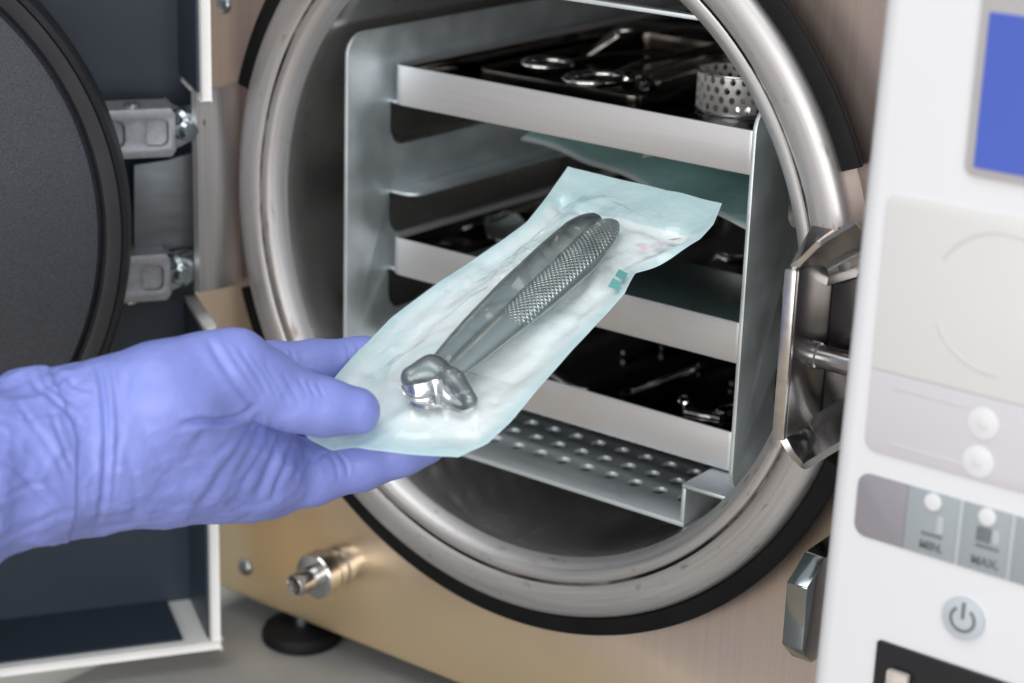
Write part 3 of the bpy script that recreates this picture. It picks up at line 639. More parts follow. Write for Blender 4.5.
tray('instrument_tray', 'lowest tray in the rack just above the perforated bottom plate', t3a, t3b, TXL, TXR)

# ------------------------------------------------ things on the top tray
z1 = t1b + .0013
# small inner dish
ic0 = on(2, z1 + .006, 478, 72); ic1 = on(2, z1 + .006, 632, 104)
idish = thing('shallow_dish', 'small shallow steel dish at the left of the top tray under the scissors', 'dish', (float((ic0[0] + ic1[0]) / 2), float(ic0[1] + .06), z1))
dx0, dx1, dy0 = float(ic0[0]), float(ic1[0]), float((ic0[1] + ic1[1]) / 2)
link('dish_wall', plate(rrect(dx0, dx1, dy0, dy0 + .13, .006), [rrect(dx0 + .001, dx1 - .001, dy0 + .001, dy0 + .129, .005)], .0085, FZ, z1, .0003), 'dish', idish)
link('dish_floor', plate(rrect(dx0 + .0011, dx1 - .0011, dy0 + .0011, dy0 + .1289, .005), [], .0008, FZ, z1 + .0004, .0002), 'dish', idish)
zs1 = z1 + .0095
sc = thing('scissors', 'polished scissors with two finger rings lying on the shallow dish', 'scissors', on(2, zs1, 570, 70))
r1 = on(2, zs1 + .001, 547, 64); r2 = on(2, zs1 + .0005, 595, 79)
link('finger_ring', torus(r1, (.02, .02, 1), .0108, .0019, sx=.8), 'chrome', sc)
link('finger_ring', torus(r2, (-.03, .0, 1), .0132, .0020, sx=.8), 'chrome', sc)
pv = (r1 + r2) / 2 + np.array([.02, .075, .001])
link('blade', tube([r1 + np.array([.004, .010, 0]), r1 + np.array([.012, .04, .001]), pv, pv + np.array([.012, .045, 0])], [.0022, .0020, .0028, .0006], 8, .6), 'chrome', sc)
link('blade', tube([r2 + np.array([.002, .012, 0]), r2 + np.array([-.004, .04, .001]), pv + np.array([0, 0, .0018]), pv + np.array([.0, .048, .0018])], [.0022, .0020, .0028, .0006], 8, .6), 'chrome', sc)
for (px, py, nm, lab) in ((628, 80, 'ball_ended_probe', 'probe whose large bright ball end lies beside the scissor rings'), (648, 86, 'ball_ended_probe', 'probe with a smaller bright ball end, nearest the tray front edge')):
    q = on(2, z1 + .004 + (.006 if px < 640 else 0), px, py)
    me = join(lathe([(0, .0042), (.0022, .0036), (.0040, .001), (.0038, -.0015), (.0018, -.004), (.0014, -.01), (.0014, -.09), (0, -.09)], (.1, -1, 0.0), q, 24))
    tag(link(nm, me, 'chrome'), lab, 'probe', 'ball ended probes on the top tray')
q = on(2, z1 + .012, 620, 36)
tag(link('curved_retractor', tube([q + np.array([-.010, -.012, -.009]), q + np.array([-.006, -.006, -.004]), q + np.array([-.001, 0, .001]), q + np.array([.004, .003, .004]), q + np.array([.010, .03, .002]), q + np.array([.014, .09, -.006])], [.002, .0045, .0055, .0062, .003, .002], 14, .4), 'satin'), 'curved spoon shaped steel tool behind the scissors on the top tray', 'dental tool')
# perforated ring on a dish
def perforated(c, R, h, rows, cols, hr):
    V = []; F = []; nH = 8
    for r in range(rows):
        for k in range(cols):
            w = 2 * PI / cols; a0 = (k + (r % 2) * .5) * w; z0 = h * r / rows; dzc = h / rows
            outp = [(-.5, -.5), (0, -.5), (.5, -.5), (.5, 0), (.5, .5), (0, .5), (-.5, .5), (-.5, 0)]; b0 = len(V)
            for (u, v) in outp: an = a0 + u * w; V.append((c[0] + R * math.cos(an), c[1] + R * math.sin(an), c[2] + z0 + (v + .5) * dzc))
            for (u, v) in outp:
                l = math.hypot(u, v); an = a0 + u / l * hr / R; V.append((c[0] + R * math.cos(an), c[1] + R * math.sin(an), c[2] + z0 + .5 * dzc + v / l * hr * 1.25))
            for j in range(8): F.append((b0 + j, b0 + (j + 1) % 8, b0 + 8 + (j + 1) % 8, b0 + 8 + j))
    me = raw(V, F, 60); bm = bmesh.new(); bm.from_mesh(me); bmesh.ops.remove_doubles(bm, verts=bm.verts[:], dist=1e-5)
    bmesh.ops.recalc_face_normals(bm, faces=bm.faces[:]); bmesh.ops.solidify(bm, geom=bm.faces[:], thickness=.0006); bm.to_mesh(me); bm.free(); return smooth(me, 35)
pr_ = on(2, z1 + .006, 722, 113)
pr_ = np.array([pr_[0], pr_[1] + .012, z1])
pt = thing('perforated_ring', 'short steel tube with many small drilled holes standing on the top tray', 'perforated ring', pr_)
link('ring_wall', perforated(pr_ + np.array([0, 0, .0068]), .0172, .0150, 4, 24, .00120), 'bright', pt)
link('ring_rim', join(torus(pr_ + np.array([0, 0, .0065]), (0, 0, 1), .0173, .0007), torus(pr_ + np.array([0, 0, .0219]), (0, 0, 1), .0171, .0006)), 'chrome', pt)
link('ring_foot', lathe([(.0150, .0006), (.0172, .0010), (.0178, .004), (.0160, .0056), (.0162, .0062)], (0, 0, 1), pr_, 48), 'chrome', pt)
# perforated sheet insert in front of it
hl = []
s0_ = on(2, z1, 655, 104); 
for i in range(5):
    for j in range(4): hl.append(circ(float(s0_[0]) + .006 + i * .0085, YT + .008 + j * .0085 + (i % 2) * .004, .0019, n=12))
tag(link('perforated_insert', plate(rrect(float(s0_[0]), TXR - .003, YT + .003, YT + .042, .002), hl, .0010, FZ, z1 + .0001, .0002), 'trayfloor'), 'dark steel insert with round holes at the right front of the top tray', 'tray insert')

# ------------------------------------------------ middle tray: cassette, stored pouches
z2 = t2b + .0013
lc = on(1, YT + .004, 600, 300)
cs = thing('instrument_cassette', 'flat steel cassette lying in the middle tray, coloured with a teal reflection', 'cassette', (.03, .06, z2))
ce = on(2, t2a - .0015, 688, 262)
link('cassette_body', box((-.052, YT + .003, z2), (TXR - .003, float(ce[1]) - .001, t2a - .0035), .001), 'cassette', cs)
link('cassette_lid', box((-.053, YT + .0022, t2a - .0033), (TXR - .0025, float(ce[1]), t2a - .0015), .0006), 'cassette', cs)
q = on(2, z2 + .006, 720, 257)
tag(link('scaler_tip', join(tube([q + np.array([-.004, 0, -.003]), q, q + np.array([.005, .002, -.001]), q + np.array([.012, .03, -.004])], [.001, .0022, .0022, .0016], 10)), 'chrome'), 'small bright tool tip lying behind the cassette in the middle tray', 'dental tool')
for k in range(3):
    q = on(2, z2 + .002, 408 + 22 * k, 232 - 3 * k)
    tag(link('dental_probe', tube([q + np.array([0, .02, 0]), q + np.array([.01, .06, .0]), q + np.array([.045 + .01 * k, .2, 0])], [.0011, .0026, .0022], 10), 'satin'), ['thin steel probe nearest the left wall of the middle tray', 'thin steel probe between two others in the middle tray', 'thin steel probe nearest the held pouch in the middle tray'][k], 'probe', 'probes in the middle tray')
q = on(2, z2 + .008, 505, 228)
dm = thing('dental_mirror', 'round dental mirror head in the middle tray beside the held pouch', 'dental mirror', q)
link('mirror_head', lathe([(0, .0008), (.0085, .0008), (.0095, .0014), (.0100, 0), (.0090, -.0012), (0, -.0014)], (.25, -.35, .9), q, 32), 'chrome', dm)
link('handle', tube([q + np.array([.004, .009, -.001]), q + np.array([.012, .04, -.003]), q + np.array([.03, .13, -.004])], [.0012, .0024, .0026], 10), 'satin', dm)
def sheet(c00, c10, c11, c01, nu, nv, f):
    V = []; F = []
    for i in range(nu + 1):
        for j in range(nv + 1):
            u, v = i / nu, j / nv; p = (1 - u) * (1 - v) * c00 + u * (1 - v) * c10 + u * v * c11 + (1 - u) * v * c01; V.append(p + np.array(f(u, v)))
    for i in range(nu):
        for j in range(nv): a = i * (nv + 1) + j; F.append((a, a + 1, a + nv + 2, a + nv + 1))
    return raw(V, F, 180, recalc=False)
zp = .0135
A0 = on(2, zp, 520, 140); A1 = on(2, zp, 752, 238); dd = np.array([.012, .085, .0235])
def nz3(p, s): return noise.noise(Vector(p) * s)
sp_ = thing('sterilisation_pouch', 'teal sterilisation pouch stored flat on the runner tabs below the top tray', 'pouch', (A0 + A1) / 2 + dd / 2)
fw = lambda h: (lambda u, v: (0, 0, h * 1.0 + .0045 * nz3((u * 2.2, v * 1.6, 3.1), 1.6) + .003 * math.sin(3 * v + 2 * u)))
link('paper_sheet', sheet(A0, A1, A1 + dd, A0 + dd, 40, 40, fw(.0)), 'paper', sp_)
link('film_sheet', sheet(A0, A1, A1 + dd, A0 + dd, 40, 40, fw(.0022)), 'film2', sp_)
e_ = (A1 - A0) / np.linalg.norm(A1 - A0)
for k in range(5):
    p = A0 + (A1 - A0) * (.26 + .05 * (k % 5)) + dd * (.06 + .055 * k)
    V = [p, p + e_ * .006, p + e_ * .006 + dd * .02, p + dd * .02]
    link('printed_mark', raw([v + np.array([0, 0, .0085]) for v in V], [(0, 1, 2, 3)]), 'blueprint', sp_)
sp2 = thing('sterilisation_pouch', 'darker teal pouch lying crosswise at the back of the stored one', 'pouch', (A1 + dd * .5))
B0 = on(2, zp + .009, 640, 168); B1 = on(2, zp + .009, 760, 190)
link('paper_sheet', sheet(B0, B1, B1 + dd * .9, B0 + dd * .9, 30, 30, fw(.004)), 'paper', sp2)
link('film_sheet', sheet(B0, B1, B1 + dd * .9, B0 + dd * .9, 30, 30, fw(.0060)), 'film2', sp2)

# ------------------------------------------------ lowest tray: handpiece parts
z3 = t3b + .0013
items = [(556, 372, 'curved_scaler', 'curved brownish scaler at the left of the lowest tray', 'scaler'),
         (628, 398, 'dental_probe', 'probe whose bright blunt end stands up in the lowest tray', 'probe'),
         (686, 408, 'tubular_sleeve', 'short open steel sleeve standing on end in the lowest tray', 'sleeve'),
         (702, 416, 'dental_handpiece', 'bright ribbed handle end lying at the front of the lowest tray', 'handpiece'),
         (724, 416, 'dental_handpiece', 'thick steel handle end beside the right wall of the lowest tray', 'handpiece')]
for (px, py, nm, lab, cat) in items:
    q = on(2, z3 + .004, px, py)
    if nm == 'curved_scaler': me = tube([q + np.array([-.008, .0, .0]), q + np.array([.004, -.003, -.002]), q + np.array([.014, -.006, -.0025]), q + np.array([.020, -.004, -.002])], [.0045, .0036, .0024, .0008], 12)
    elif nm == 'dental_probe': me = lathe([(0, .005), (.0018, .0048), (.0024, .003), (.0024, -.002), (.0018, -.003), (.0022, -.03), (.0022, -.15), (0, -.15)], (.1, -1, .12), q + np.array([0, 0, .002]), 20)
    elif nm == 'tubular_sleeve': me = lathe([(.0010, .005), (.0018, .0052), (.0026, .0046), (.0026, -.004), (.0016, -.004), (.0010, .005)], (.1, -.6, .8), q + np.array([0, 0, .001]), 20)
    elif px < 710: me = lathe([(0, .008), (.0022, .008), (.0024, .006), (.0021, .0055), (.0024, .005), (.0021, .0045), (.0024, .004), (.0024, -.007), (.0015, -.008), (0, -.008)], (1, .25, .0), q, 20)
    else: me = lathe([(0, .003), (.0036, .0028), (.0042, .0014), (.0042, -.006), (.0036, -.008), (.0038, -.10), (0, -.10)], (.05, -1, .1), q, 24)
    tag(link(nm, me, 'satin' if nm == 'curved_scaler' else 'chrome'), lab, cat)
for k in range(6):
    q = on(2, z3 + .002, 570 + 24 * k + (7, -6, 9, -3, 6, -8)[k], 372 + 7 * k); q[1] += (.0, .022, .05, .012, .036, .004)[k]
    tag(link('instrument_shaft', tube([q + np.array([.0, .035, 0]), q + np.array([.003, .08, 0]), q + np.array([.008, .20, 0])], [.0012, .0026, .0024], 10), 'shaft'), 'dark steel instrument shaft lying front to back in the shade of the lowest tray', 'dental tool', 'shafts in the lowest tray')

# ================================================================== THE HELD POUCH
PA = np.array([.0592, 0, .0376]); PB = np.array([.0614, -.1493, -.0199])
PU = PB - PA; PU /= np.linalg.norm(PU); PN = np.array([.0358, -.3583, .9329]); PN -= PU * (PN @ PU); PN /= np.linalg.norm(PN)
def onp(px, py, h=0.): return on_plane(PN, PA + PN * h, px, py)
LE = [(568, 168), (556, 183), (542, 203), (527, 221), (504, 238), (480.7, 253.6), (443, 279), (418, 297), (391.6, 317), (358, 350), (330, 382), (314, 405), (302, 430)]
RE = [(722, 204), (713, 224), (700, 238), (672, 253), (634.8, 269), (624.5, 293), (593.7, 327), (572, 350), (552.6, 371.8), (541, 385.6), (510.5, 421.6), (488, 443), (458, 457)]
def resample(P, n):
    P = np.array([onp(*p) for p in P]); s = np.r_[0, np.cumsum(np.linalg.norm(np.diff(P, axis=0), axis=1))]; s /= s[-1]
    t = np.linspace(0, 1, n); Q = np.stack([np.interp(t, s, P[:, k]) for k in range(3)], 1)
    for _ in range(2): Q[1:-1] = (Q[:-2] + 2 * Q[1:-1] + Q[2:]) / 4
    return Q
NU, NV = 250, 130
L_, R_ = resample(LE, NU + 1), resample(RE, NU + 1)
# forceps centre lines (on the pouch plane)
LH = [(436, 378), (470, 343), (515, 302), (555, 265), (582, 238), (597, 226)]; LHr = [.0034, .0048, .0066, .0070, .0060, .0034]
RH = [(452, 388), (495, 352), (540, 313), (580, 276), (602, 250), (612, 234)]; RHr = [.0040, .0056, .0074, .0078, .0068, .0034]
FH = .0062
HD = [(412, 398), (426, 406), (446, 406), (466, 408)]
cl = []
for pts in (LH, RH, HD, [(416, 388), (440, 380)]):
    Q = np.array([onp(*p) for p in pts])
    for a_, b_2 in zip(Q[:-1], Q[1:]): cl.append((a_, b_2))
def dist_cl(P):
    d = np.full(len(P), 1.)
    for a_, b_2 in cl:
        ab = b_2 - a_; t = np.clip(((P - a_) @ ab) / (ab @ ab), 0, 1); d = np.minimum(d, np.linalg.norm(P - a_ - t[:, None] * ab, axis=1))
    return d
G = np.empty((NU + 1, NV + 1, 3)); UU = np.linspace(0, 1, NU + 1); VV = np.linspace(0, 1, NV + 1)
for j, v in enumerate(VV): G[:, j] = L_ * (1 - v) + R_ * v
NE = np.array([onp(*p) for p in [(302, 430), (309, 438.5), (332, 450.5), (353, 447.5), (401, 452.5), (442, 456), (458, 457)]])
tn = np.r_[0, np.cumsum(np.linalg.norm(np.diff(NE, axis=0), axis=1))]; tn /= tn[-1]
EN = np.stack([np.interp(VV, tn, NE[:, k]) for k in range(3)], 1)
for _ in range(3): EN[1:-1] = (EN[:-2] + 2 * EN[1:-1] + EN[2:]) / 4
dE = EN - (L_[-1] * (1 - VV[:, None]) + R_[-1] * VV[:, None])
G += (np.clip((UU - .8) / .2, 0, 1) ** 2)[:, None, None] * dE[None]
# near end bottom edge: slight wave as seen
flat = G.reshape(-1, 3); dcl = dist_cl(flat).reshape(NU + 1, NV + 1)
uu, vv = np.meshgrid(UU, VV, indexing='ij')
nzv = np.array([[noise.noise(Vector((u * 7, v * 3.4, 1.3))) for v in VV] for u in UU]); nz2 = np.array([[noise.noise(Vector((u * 22, v * 9, 5.3))) for v in VV] for u in UU])
nz4 = np.array([[noise.ridged_multi_fractal(Vector((u * 5.5 + v * 3, v * 5 - u * 2, 8.1)), 1.0, 2.0, 3, 1.0, 2.0) for v in VV] for u in UU])
rg = np.random.RandomState(11)
wx = np.array([[noise.noise(Vector((u * 4, v * 2, 9.7))) for v in VV] for u in UU]); wy = np.array([[noise.noise(Vector((u * 4, v * 2, 4.4))) for v in VV] for u in UU])
def crumple(n, f0, f1, seed, aniso=0.):
    r = np.random.RandomState(seed); h = np.zeros_like(uu)
    X, Y = uu * 1.6 + wx * .10, vv * .62 + wy * .10
    for k in range(n):
        a = r.uniform(0, PI) if r.rand() > aniso else r.normal(PI / 2, .35); f = r.uniform(f0, f1)
        t = (X * math.cos(a) + Y * math.sin(a)) * f + r.rand(); t = np.abs((t % 1) - .5) * 2
        m = np.clip(.5 + 1.6 * np.interp(X + Y * 1.7, np.linspace(-.3, 3.2, 14), r.normal(0, .5, 14)), 0, 1)
        h += (t - .5) * m / f
    return h / n
cr1 = crumple(7, 2.5, 6, 3, .5); cr2 = crumple(8, 6, 15, 5, .4)
edge = np.minimum(np.minimum(vv, 1 - vv) / .10, np.minimum(uu / .13, (1 - uu) / .10)); edge = np.clip(edge, 0, 1); es = edge * edge * (3 - 2 * edge)
wave = .0013 * nzv + .0200 * cr1 + .0220 * cr2
# long creases running with the pouch
cre = np.zeros_like(uu)
for (u0, v0, u1, v1, amp, w) in ((.12, .12, .75, .22, -.0016, .022), (.14, .88, .8, .84, -.0012, .02), (.13, .1, .15, .9, -.0014, .016), (.3, .3, .7, .14, .0010, .02), (.85, .1, .7, .6, .0009, .03), (.9, .5, .75, .95, .0009, .03), (.2, .62, .5, .92, .0010, .03), (.5, .06, .95, .3, -.0010, .02)):
    ax_, ay_ = u1 - u0, (v1 - v0) * .42; t = np.clip(((uu - u0) * ax_ + (vv - v0) * .42 * ay_) / (ax_ ** 2 + ay_ ** 2), 0, 1); d = np.hypot(uu - u0 - t * ax_, (vv - v0) * .42 - t * ay_); cre += amp * np.exp(-(d / w) ** 2)
flap = .0008 * np.clip((.10 - uu) / .10, 0, 1) ** 1.5
curl = -.0025 * np.clip((vv - .9) / .1, 0, 1) * np.exp(-((uu - .26) / .07) ** 2)
hb = (wave + cre) * (.25 + .75 * es) + flap + curl
hp = hb - .0003 - .0008 * es
bulge = .0105 * np.exp(-(dcl / .0085) ** 2)
tent = .0098 * np.exp(-(np.clip(dcl - .007, 0, 1) / .010) ** 2)
tent = .0092 * np.clip(1 - np.clip(dcl - .0062, 0, 1) / .013, 0, 1) ** 1.25
cr3 = crumple(9, 5, 16, 21, .3)
hf = hb + .0004 + es * (tent + .0005) + es * .060 * cr3 * (np.clip(1 - dcl / .04, .35, 1) + 1.6 * np.exp(-((uu - .46) ** 2 + (.5 * (vv - .42)) ** 2) / .009) + 1.2 * np.exp(-((uu - .74) ** 2 + (.5 * (vv - .4)) ** 2) / .004))
hf = np.maximum(hf, hp + .0003)
inside = dcl < .0075
pouch = thing('sterilisation_pouch', 'clear fronted teal pouch with forceps inside, held by the gloved hand', 'pouch', PA + PU * .08)
def pmesh(H, thick, seal=True):
    P = G + PN * H[..., None]
    idx = np.arange((NU + 1) * (NV + 1)).reshape(NU + 1, NV + 1); F = np.stack([idx[:-1, :-1], idx[1:, :-1], idx[1:, 1:], idx[:-1, 1:]], -1).reshape(-1, 4)
    me = bpy.data.meshes.new('m'); me.from_pydata(P.reshape(-1, 3).tolist(), [], F.tolist()); me.update()
    a_ = me.attributes.new('seal', 'FLOAT', 'POINT')
    sv = np.clip(1.1 - edge * 1.15, 0, 1); sv = np.maximum(sv, (uu < .125) * .95)
    sv = np.maximum(sv, .45 * np.exp(-((vv - .13 - .05 * np.sin(uu * 9)) / .05) ** 2)); sv = np.clip(sv + .55 * np.clip(cr2 / cr2.std() * .5 + cr1 / cr1.std() * .5 - .55, 0, 1) + .16 * np.clip(nz4 - .9, 0, 1), 0, 1); a_.data.foreach_set('value', sv.reshape(-1).astype(np.float32))
    for p in me.polygons: p.use_smooth = True
    return me
link('paper_sheet', pmesh(hp, 0), 'paper', pouch)
link('film_sheet', pmesh(hf, 0), 'film', pouch)
def on_pouch(u, v, H):
    fu, fv = u * NU, v * NV; i, j = min(int(fu), NU - 1), min(int(fv), NV - 1); a_, b_2 = fu - i, fv - j
    f = lambda A: (A[i, j] * (1 - a_) * (1 - b_2) + A[i + 1, j] * a_ * (1 - b_2) + A[i, j + 1] * (1 - a_) * b_2 + A[i + 1, j + 1] * a_ * b_2)
    return f(G) + PN * f(H)
def pmark(poly, m):
    link('printed_mark', raw([on_pouch(u, v, hf) + PN * .0005 for u, v in poly], [tuple(range(len(poly)))], recalc=False), m, pouch)
pmark([(.345, .93), (.335, .975), (.365, .975), (.373, .93)], 'print'); pmark([(.382, .925), (.375, .97), (.402, .97), (.410, .925)], 'print')
for k in range(3): pmark([(.150 + .035 * k, .86 - .015 * k), (.150 + .035 * k, .92 - .015 * k), (.172 + .035 * k, .92 - .015 * k), (.172 + .035 * k, .86 - .015 * k)], 'pink')

# forceps inside the pouch
fo = thing('extraction_forceps', 'steel extraction forceps with one cross hatched handle, sealed inside the held pouch', 'forceps', onp(500, 340))
def up_(pts, h): return [onp(*p) + PN * h for p in pts]
hl_ = [.0040, .0046, .0050, .0050, .0046, .0038]
link('smooth_handle', tube([onp(*p) + PN * h for p, h in zip(LH, hl_)], LHr, 16, .5, PN, sub=8), 'forceps', fo)
link('knurled_handle', tube([onp(*p) + PN * (h + .0012) for p, h in zip(RH, hl_)], RHr, 24, .5, PN, uv=True, sub=10), 'knurl', fo)
hc = [onp(*p) for p in ((434, 382), (415, 388), (450, 389), (459, 394), (472, 409), (444, 396))]
def head(P):
    d = cone_sdf(P, hc[0] + PN * .0048, hc[1] + PN * .0044, .0050, .0040)
    d = smin(d, cone_sdf(P, hc[0] + PN * .0042, hc[2] + PN * .0042, .0050, .0044), .003)
    d = smin(d, cone_sdf(P, hc[3] + PN * .0044, hc[4] + PN * .0036, .0036, .0026), .004)
    return d
allp = np.array(hc); lo = allp.min(0) - .010; hi = allp.max(0) + .012
V, F = surface_nets(grid_eval(head, lo, hi, .0004), lo, .0004); V = relax(V, F, 5)
link('joint', np_mesh(V, F), 'joint', fo)
def beak_sheet():
    A = np.array([onp(*p) + PN * h for p, h in (((404, 397), .0050), ((414, 402), .0068), ((426, 401), .0072), ((438, 397), .0074), ((450, 396), .0072), ((462, 400), .0066), ((474, 407), .0046))])
    B = np.array([onp(*p) + PN * h for p, h in (((406, 403), .0030), ((415, 411), .0034), ((428, 415), .0036), ((440, 414), .0042), ((452, 415), .0036), ((464, 419), .0032), ((475, 414), .0028))])
    n = 40; m = 14; t = np.linspace(0, 1, 7); T = np.linspace(0, 1, n)
    def cub(Q):
        R = np.stack([np.interp(T, t, Q[:, k]) for k in range(3)], 1)
        for _ in range(6): R[1:-1] = (R[:-2] + 2 * R[1:-1] + R[2:]) / 4
        return R
    A, B = cub(A), cub(B); V = []; F = []
    for i in range(n):
        for k in range(m):
            q = k / (m - 1); dip = -.0026 * math.sin(PI * q) * math.sin(PI * T[i]) ** .6 * (1 - .75 * math.exp(-((T[i] - .5) / .07) ** 2))
            V.append(A[i] * (1 - q) + B[i] * q + PN * dip)
    for i in range(n - 1):
        for k in range(m - 1): F.append((i * m + k, i * m + k + 1, (i + 1) * m + k + 1, (i + 1) * m + k))
    me = raw(V, F, 60); bm = bmesh.new(); bm.from_mesh(me); bmesh.ops.solidify(bm, geom=bm.faces[:], thickness=.0011); bmesh.ops.recalc_face_normals(bm, faces=bm.faces[:]); bm.to_mesh(me); bm.free(); return smooth(me, 60)
link('beak', beak_sheet(), 'beak', fo)

# ================================================================== THE GLOVED HAND
def J(px, py, d, rpx): return (at(px, py, d), rpx * d / FP)
def pd(px, py):  # depth of the pouch plane at a pixel
    return float((onp(px, py) - CC) @ CF)
print('pouch depth', [(p, round(pd(*p), 3)) for p in ((303, 430), (352, 412), (380, 415), (430, 447), (370, 350), (457, 458))])
chains = {
 'arm': [J(-400, 600, .545, 106), J(-190, 535, .585, 100), J(-60, 486, .605, 94), J(36, 457, .625, 83), J(84, 448, .632, 77), J(110, 444, .637, 75)],
 'palm': [J(110, 444, .637, 75), J(170, 437, .648, 80), J(235, 452, .668, 62)],
 'hypo': [J(70, 458, .64, 64), J(160, 466, .652, 55), J(250, 474, .668, 44)],
 'thenar': [J(100, 430, .632, 62), J(165, 398, .630, 58), J(212, 378, .637, 46)],
 'thumb': [J(205, 378, .637, 47), J(232, 372, .640, 43), J(262, 385, .644, 36), J(292, 400, .648, 30.5), J(325, 408, .652, 28), J(356, 410.5, .6545, 24.5)],
 'index': [J(195, 395, .690, 40), J(270, 372, .700, 29), J(318, 366, .704, 26.5), J(362, 362, .708, 24.5), J(410, 366, .712, 21)],
 'middle': [J(220, 420, .692, 38), J(300, 416, .700, 28), J(352, 408, .706, 25), J(410, 402, .712, 20)],
 'ring': [J(228, 470, .672, 44), J(272, 475, .678, 39), J(312, 472, .682, 33), J(360, 461, .687, 28.5), J(400, 450, .690, 26), J(426, 445, .692, 20)],
 'little': [J(215, 470, .692, 40), J(270, 470, .702, 27), J(320, 460, .712, 24), J(348, 446, .716, 20)],
}
def chain_sdf(P, ch):
    d = None
    for (a_, ra), (b_2, rb) in zip(ch[:-1], ch[1:]):
        e = cone_sdf(P, a_, b_2, ra, rb); d = e if d is None else smin(d, e, .003)
    return d
def hand(P):
    d = chain_sdf(P, chains['arm']); d = smin(d, chain_sdf(P, chains['palm']), .012); d = smin(d, chain_sdf(P, chains['hypo']), .010)
    d = smin(d, chain_sdf(P, chains['thenar']), .007)
    fg = chain_sdf(P, chains['index'])
    for nm in ('middle', 'ring', 'little'): fg = smin(fg, chain_sdf(P, chains[nm]), .0022)
    d = smin(d, fg, .006)
    return smin(d, chain_sdf(P, chains['thumb']), .0028)
pts = np.array([p for ch in chains.values() for p, r in ch]); lo = pts.min(0) - .034; hi = pts.max(0) + .034
HS = .00105
V, F = surface_nets(grid_eval(hand, lo, hi, HS), lo, HS); V = relax(V, F, 3)
# refine once, then press wrinkles in along strokes
me = np_mesh(V, F); bm = bmesh.new(); bm.from_mesh(me); bmesh.ops.subdivide_edges(bm, edges=bm.edges[:], cuts=1, use_grid_fill=True); bm.to_mesh(me); bm.free()
nv = len(me.vertices); V = np.empty(nv * 3); me.vertices.foreach_get('co', V); V = V.reshape(-1, 3)
F = np.array([list(p.vertices) for p in me.polygons]); V = relax(V, F, 4)
me.vertices.foreach_set('co', V.reshape(-1)); me.update()
N = np.empty(nv * 3); me.vertex_normals.foreach_get('vector', N); N = N.reshape(-1, 3)
if N[np.argmin((V - CC) @ CF)] @ CF > 0: N = -N; me.flip_normals()
PX = topx(V); face_ = np.clip(-(N @ CF) * 2.2, 0, 1) * (PX[:, 2] < .676)
facen = np.clip(-(N @ CF) * 2.2, 0, 1)
# strokes: (points in the view the folds were read from, width px, depth mm, which layer)
ST = [
 ([(208, 338), (222, 362), (238, 384), (254, 402)], 4.6, -.75), ([(222, 340), (238, 364), (254, 388), (264, 404)], 3.0, -.28), ([(238, 346), (254, 370), (268, 396)], 2.8, -.30),
 ([(250, 352), (266, 376), (279, 400)], 2.6, -.24), ([(263, 360), (276, 382), (288, 404)], 2.4, -.2), ([(283, 372), (292, 388), (300, 404)], 2.2, -.18), ([(308, 381), (311, 388), (316, 396)], 1.9, -.32), ([(317, 383), (320, 390), (324, 396)], 1.7, -.25), ([(299, 378), (302, 384), (307, 392)], 1.9, -.25),
 ([(256, 404), (241, 415), (222, 421), (202, 421), (180, 425)], 3.4, -1.5),
 ([(255, 404), (240, 398), (222, 396)], 3.5, -.25), ([(252, 402), (236, 390), (214, 382)], 3.0, -.25), ([(246, 396), (228, 380), (208, 372)], 3.0, -.22),
 ([(258, 408), (250, 430), (232, 462), (212, 492), (196, 512)], 5.0, -.85), ([(250, 414), (230, 440), (210, 462)], 4.0, -.35), ([(262, 412), (258, 432), (248, 456), (236, 478)], 3.6, -.5),
 ([(270, 418), (268, 440), (252, 470), (238, 494)], 3.4, -.55), ([(284, 428), (276, 448), (268, 474), (256, 500)], 4.2, -.8), ([(300, 440), (290, 452), (282, 476), (272, 500)], 3.4, -.7),
 ([(308, 446), (300, 462), (294, 480)], 2.8, -.45), ([(326, 452), (318, 458), (304, 470)], 2.6, -.45), ([(338, 452), (346, 464), (348, 478)], 2.2, -.28), ([(330, 454), (336, 466), (338, 482)], 2.2, -.2),
 ([(206, 428), (196, 446), (182, 466)], 5, -.3), ([(140, 404), (150, 440), (168, 470)], 6, -.25), ([(216, 500), (240, 506), (262, 504), (282, 494)], 3, -.35),
 ([(96, 360), (103, 392), (106, 436), (104, 484), (98, 528)], 3.4, -.95), ([(112, 356), (117, 400), (117, 450), (112, 500)], 3.0, -.35), ([(128, 372), (124, 410), (120, 450)], 4, -.3),
 ([(28, 374), (46, 392), (66, 410), (80, 426)], 3.2, -.75), ([(40, 374), (54, 390), (72, 400)], 2.4, -.4), ([(62, 372), (76, 384), (92, 390)], 2.6, -.4),
 ([(0, 424), (26, 420), (46, 414), (66, 414)], 3.0, -.4), ([(16, 400), (34, 428), (52, 452), (66, 480)], 3.4, -.5), ([(50, 410), (58, 440), (72, 470)], 3.0, -.45), ([(0, 462), (24, 476), (44, 498), (60, 512)], 3.6, -.5), ([(0, 500), (20, 490), (44, 482), (60, 484)], 3.0, -.35),
 ([(10, 540), (34, 526), (52, 512), (72, 508)], 3.0, -.45), ([(140, 500), (180, 506), (214, 500)], 5, -.25), ([(150, 468), (164, 474), (176, 470)], 4, -.25), ([(126, 452), (136, 490), (134, 524)], 5, -.3)]
STI = [([(283, 352), (286, 360), (288, 372)], 2.2, -.9), ([(290, 350), (293, 360), (296, 376)], 2.2, -.4), ([(346, 340), (349, 352), (350, 366)], 2.0, -.35), ([(356, 339), (358, 350), (358, 360)], 1.8, -.3)]
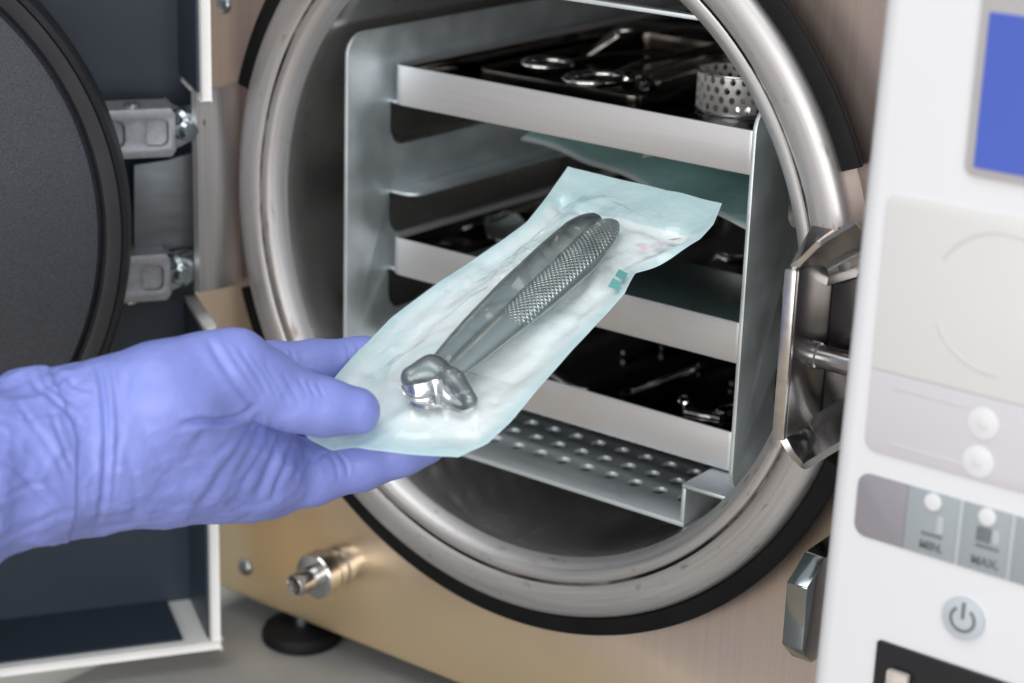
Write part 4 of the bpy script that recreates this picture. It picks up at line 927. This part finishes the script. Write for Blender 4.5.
def seg_d(Pt, pts):
    pts = np.array(pts, float); Q = []
    for i in range(len(pts) - 1):
        p0, p1, p2, p3 = pts[max(i - 1, 0)], pts[i], pts[i + 1], pts[min(i + 2, len(pts) - 1)]
        for t in np.linspace(0, 1, 6, endpoint=False): Q.append(.5 * (2 * p1 + (p2 - p0) * t + (2 * p0 - 5 * p1 + 4 * p2 - p3) * t * t + (3 * p1 - p0 - 3 * p2 + p3) * t ** 3))
    Q.append(pts[-1]); Q = np.array(Q); d = np.full(len(Pt), 1e3); tt = np.zeros(len(Pt))
    for i in range(len(Q) - 1):
        ab = Q[i + 1] - Q[i]; t = np.clip(((Pt - Q[i]) @ ab) / (ab @ ab), 0, 1); e = np.linalg.norm(Pt - Q[i] - t[:, None] * ab, axis=1)
        m = e < d; d[m] = e[m]; tt[m] = (i + t[m]) / (len(Q) - 1)
    return d, tt
disp = np.zeros(nv)
for strokes, wt_ in ((ST, face_), (STI, facen * (PX[:, 2] > .676))):
    for pts, w, mm in strokes:
        d, t = seg_d(PX[:, :2], pts); tap = np.clip(np.minimum(t, 1 - t) * 5 + .15, 0, 1)
        disp += wt_ * tap * mm * .001 * (np.exp(-(d / w) ** 2) - .32 * np.exp(-((d - 1.9 * w) / (1.3 * w)) ** 2))
nlow = np.array([noise.noise(Vector(v * 60)) for v in V]); nmid = np.array([noise.noise(Vector((v[0] * 260 + v[2] * 80, v[1] * 90, v[2] * 120))) for v in V])
rdg = np.array([noise.ridged_multi_fractal(Vector((v[0] * 85 + v[2] * 40, v[1] * 60, v[2] * 70 - v[0] * 30)), 1.0, 2.1, 3, 1.0, 2.0) for v in V])
rdg = (rdg - rdg.mean()) / rdg.std()
arm_w = np.clip((140 - PX[:, 0]) / 120, 0, 1)
palm_w = np.clip((PX[:, 1] - 395) / 60, 0, 1) * np.clip((330 - PX[:, 0]) / 40, 0, 1)
disp += .00021 * np.clip(rdg, -2, 2.2) * (.25 + 1.0 * np.maximum(palm_w * .8, np.clip((140 - PX[:, 0]) / 120, 0, 1) * 1.6))
disp += .0007 * nlow + .00022 * nmid + arm_w * (.0016 * nlow + .0006 * nmid)
# loose cuff: the sleeve of the glove stands off from the wrist left of a slanting edge
ce = np.interp(PX[:, 1], [360, 400, 440, 500, 535], [46, 66, 78, 76, 70]); disp += .0009 * np.clip((ce - PX[:, 0]) / 3.0, 0, 1) * np.exp(-np.clip(ce - PX[:, 0], 0, 400) / 90)
V = V + N * disp[:, None]; V = relax(V, F, 1, .35)
me.vertices.foreach_set('co', V.reshape(-1)); me.update()
tag(link('gloved_hand', me, 'glove'), 'left hand in a violet nitrile glove gripping the clear fronted pouch', 'hand')
print('hand verts', nv)
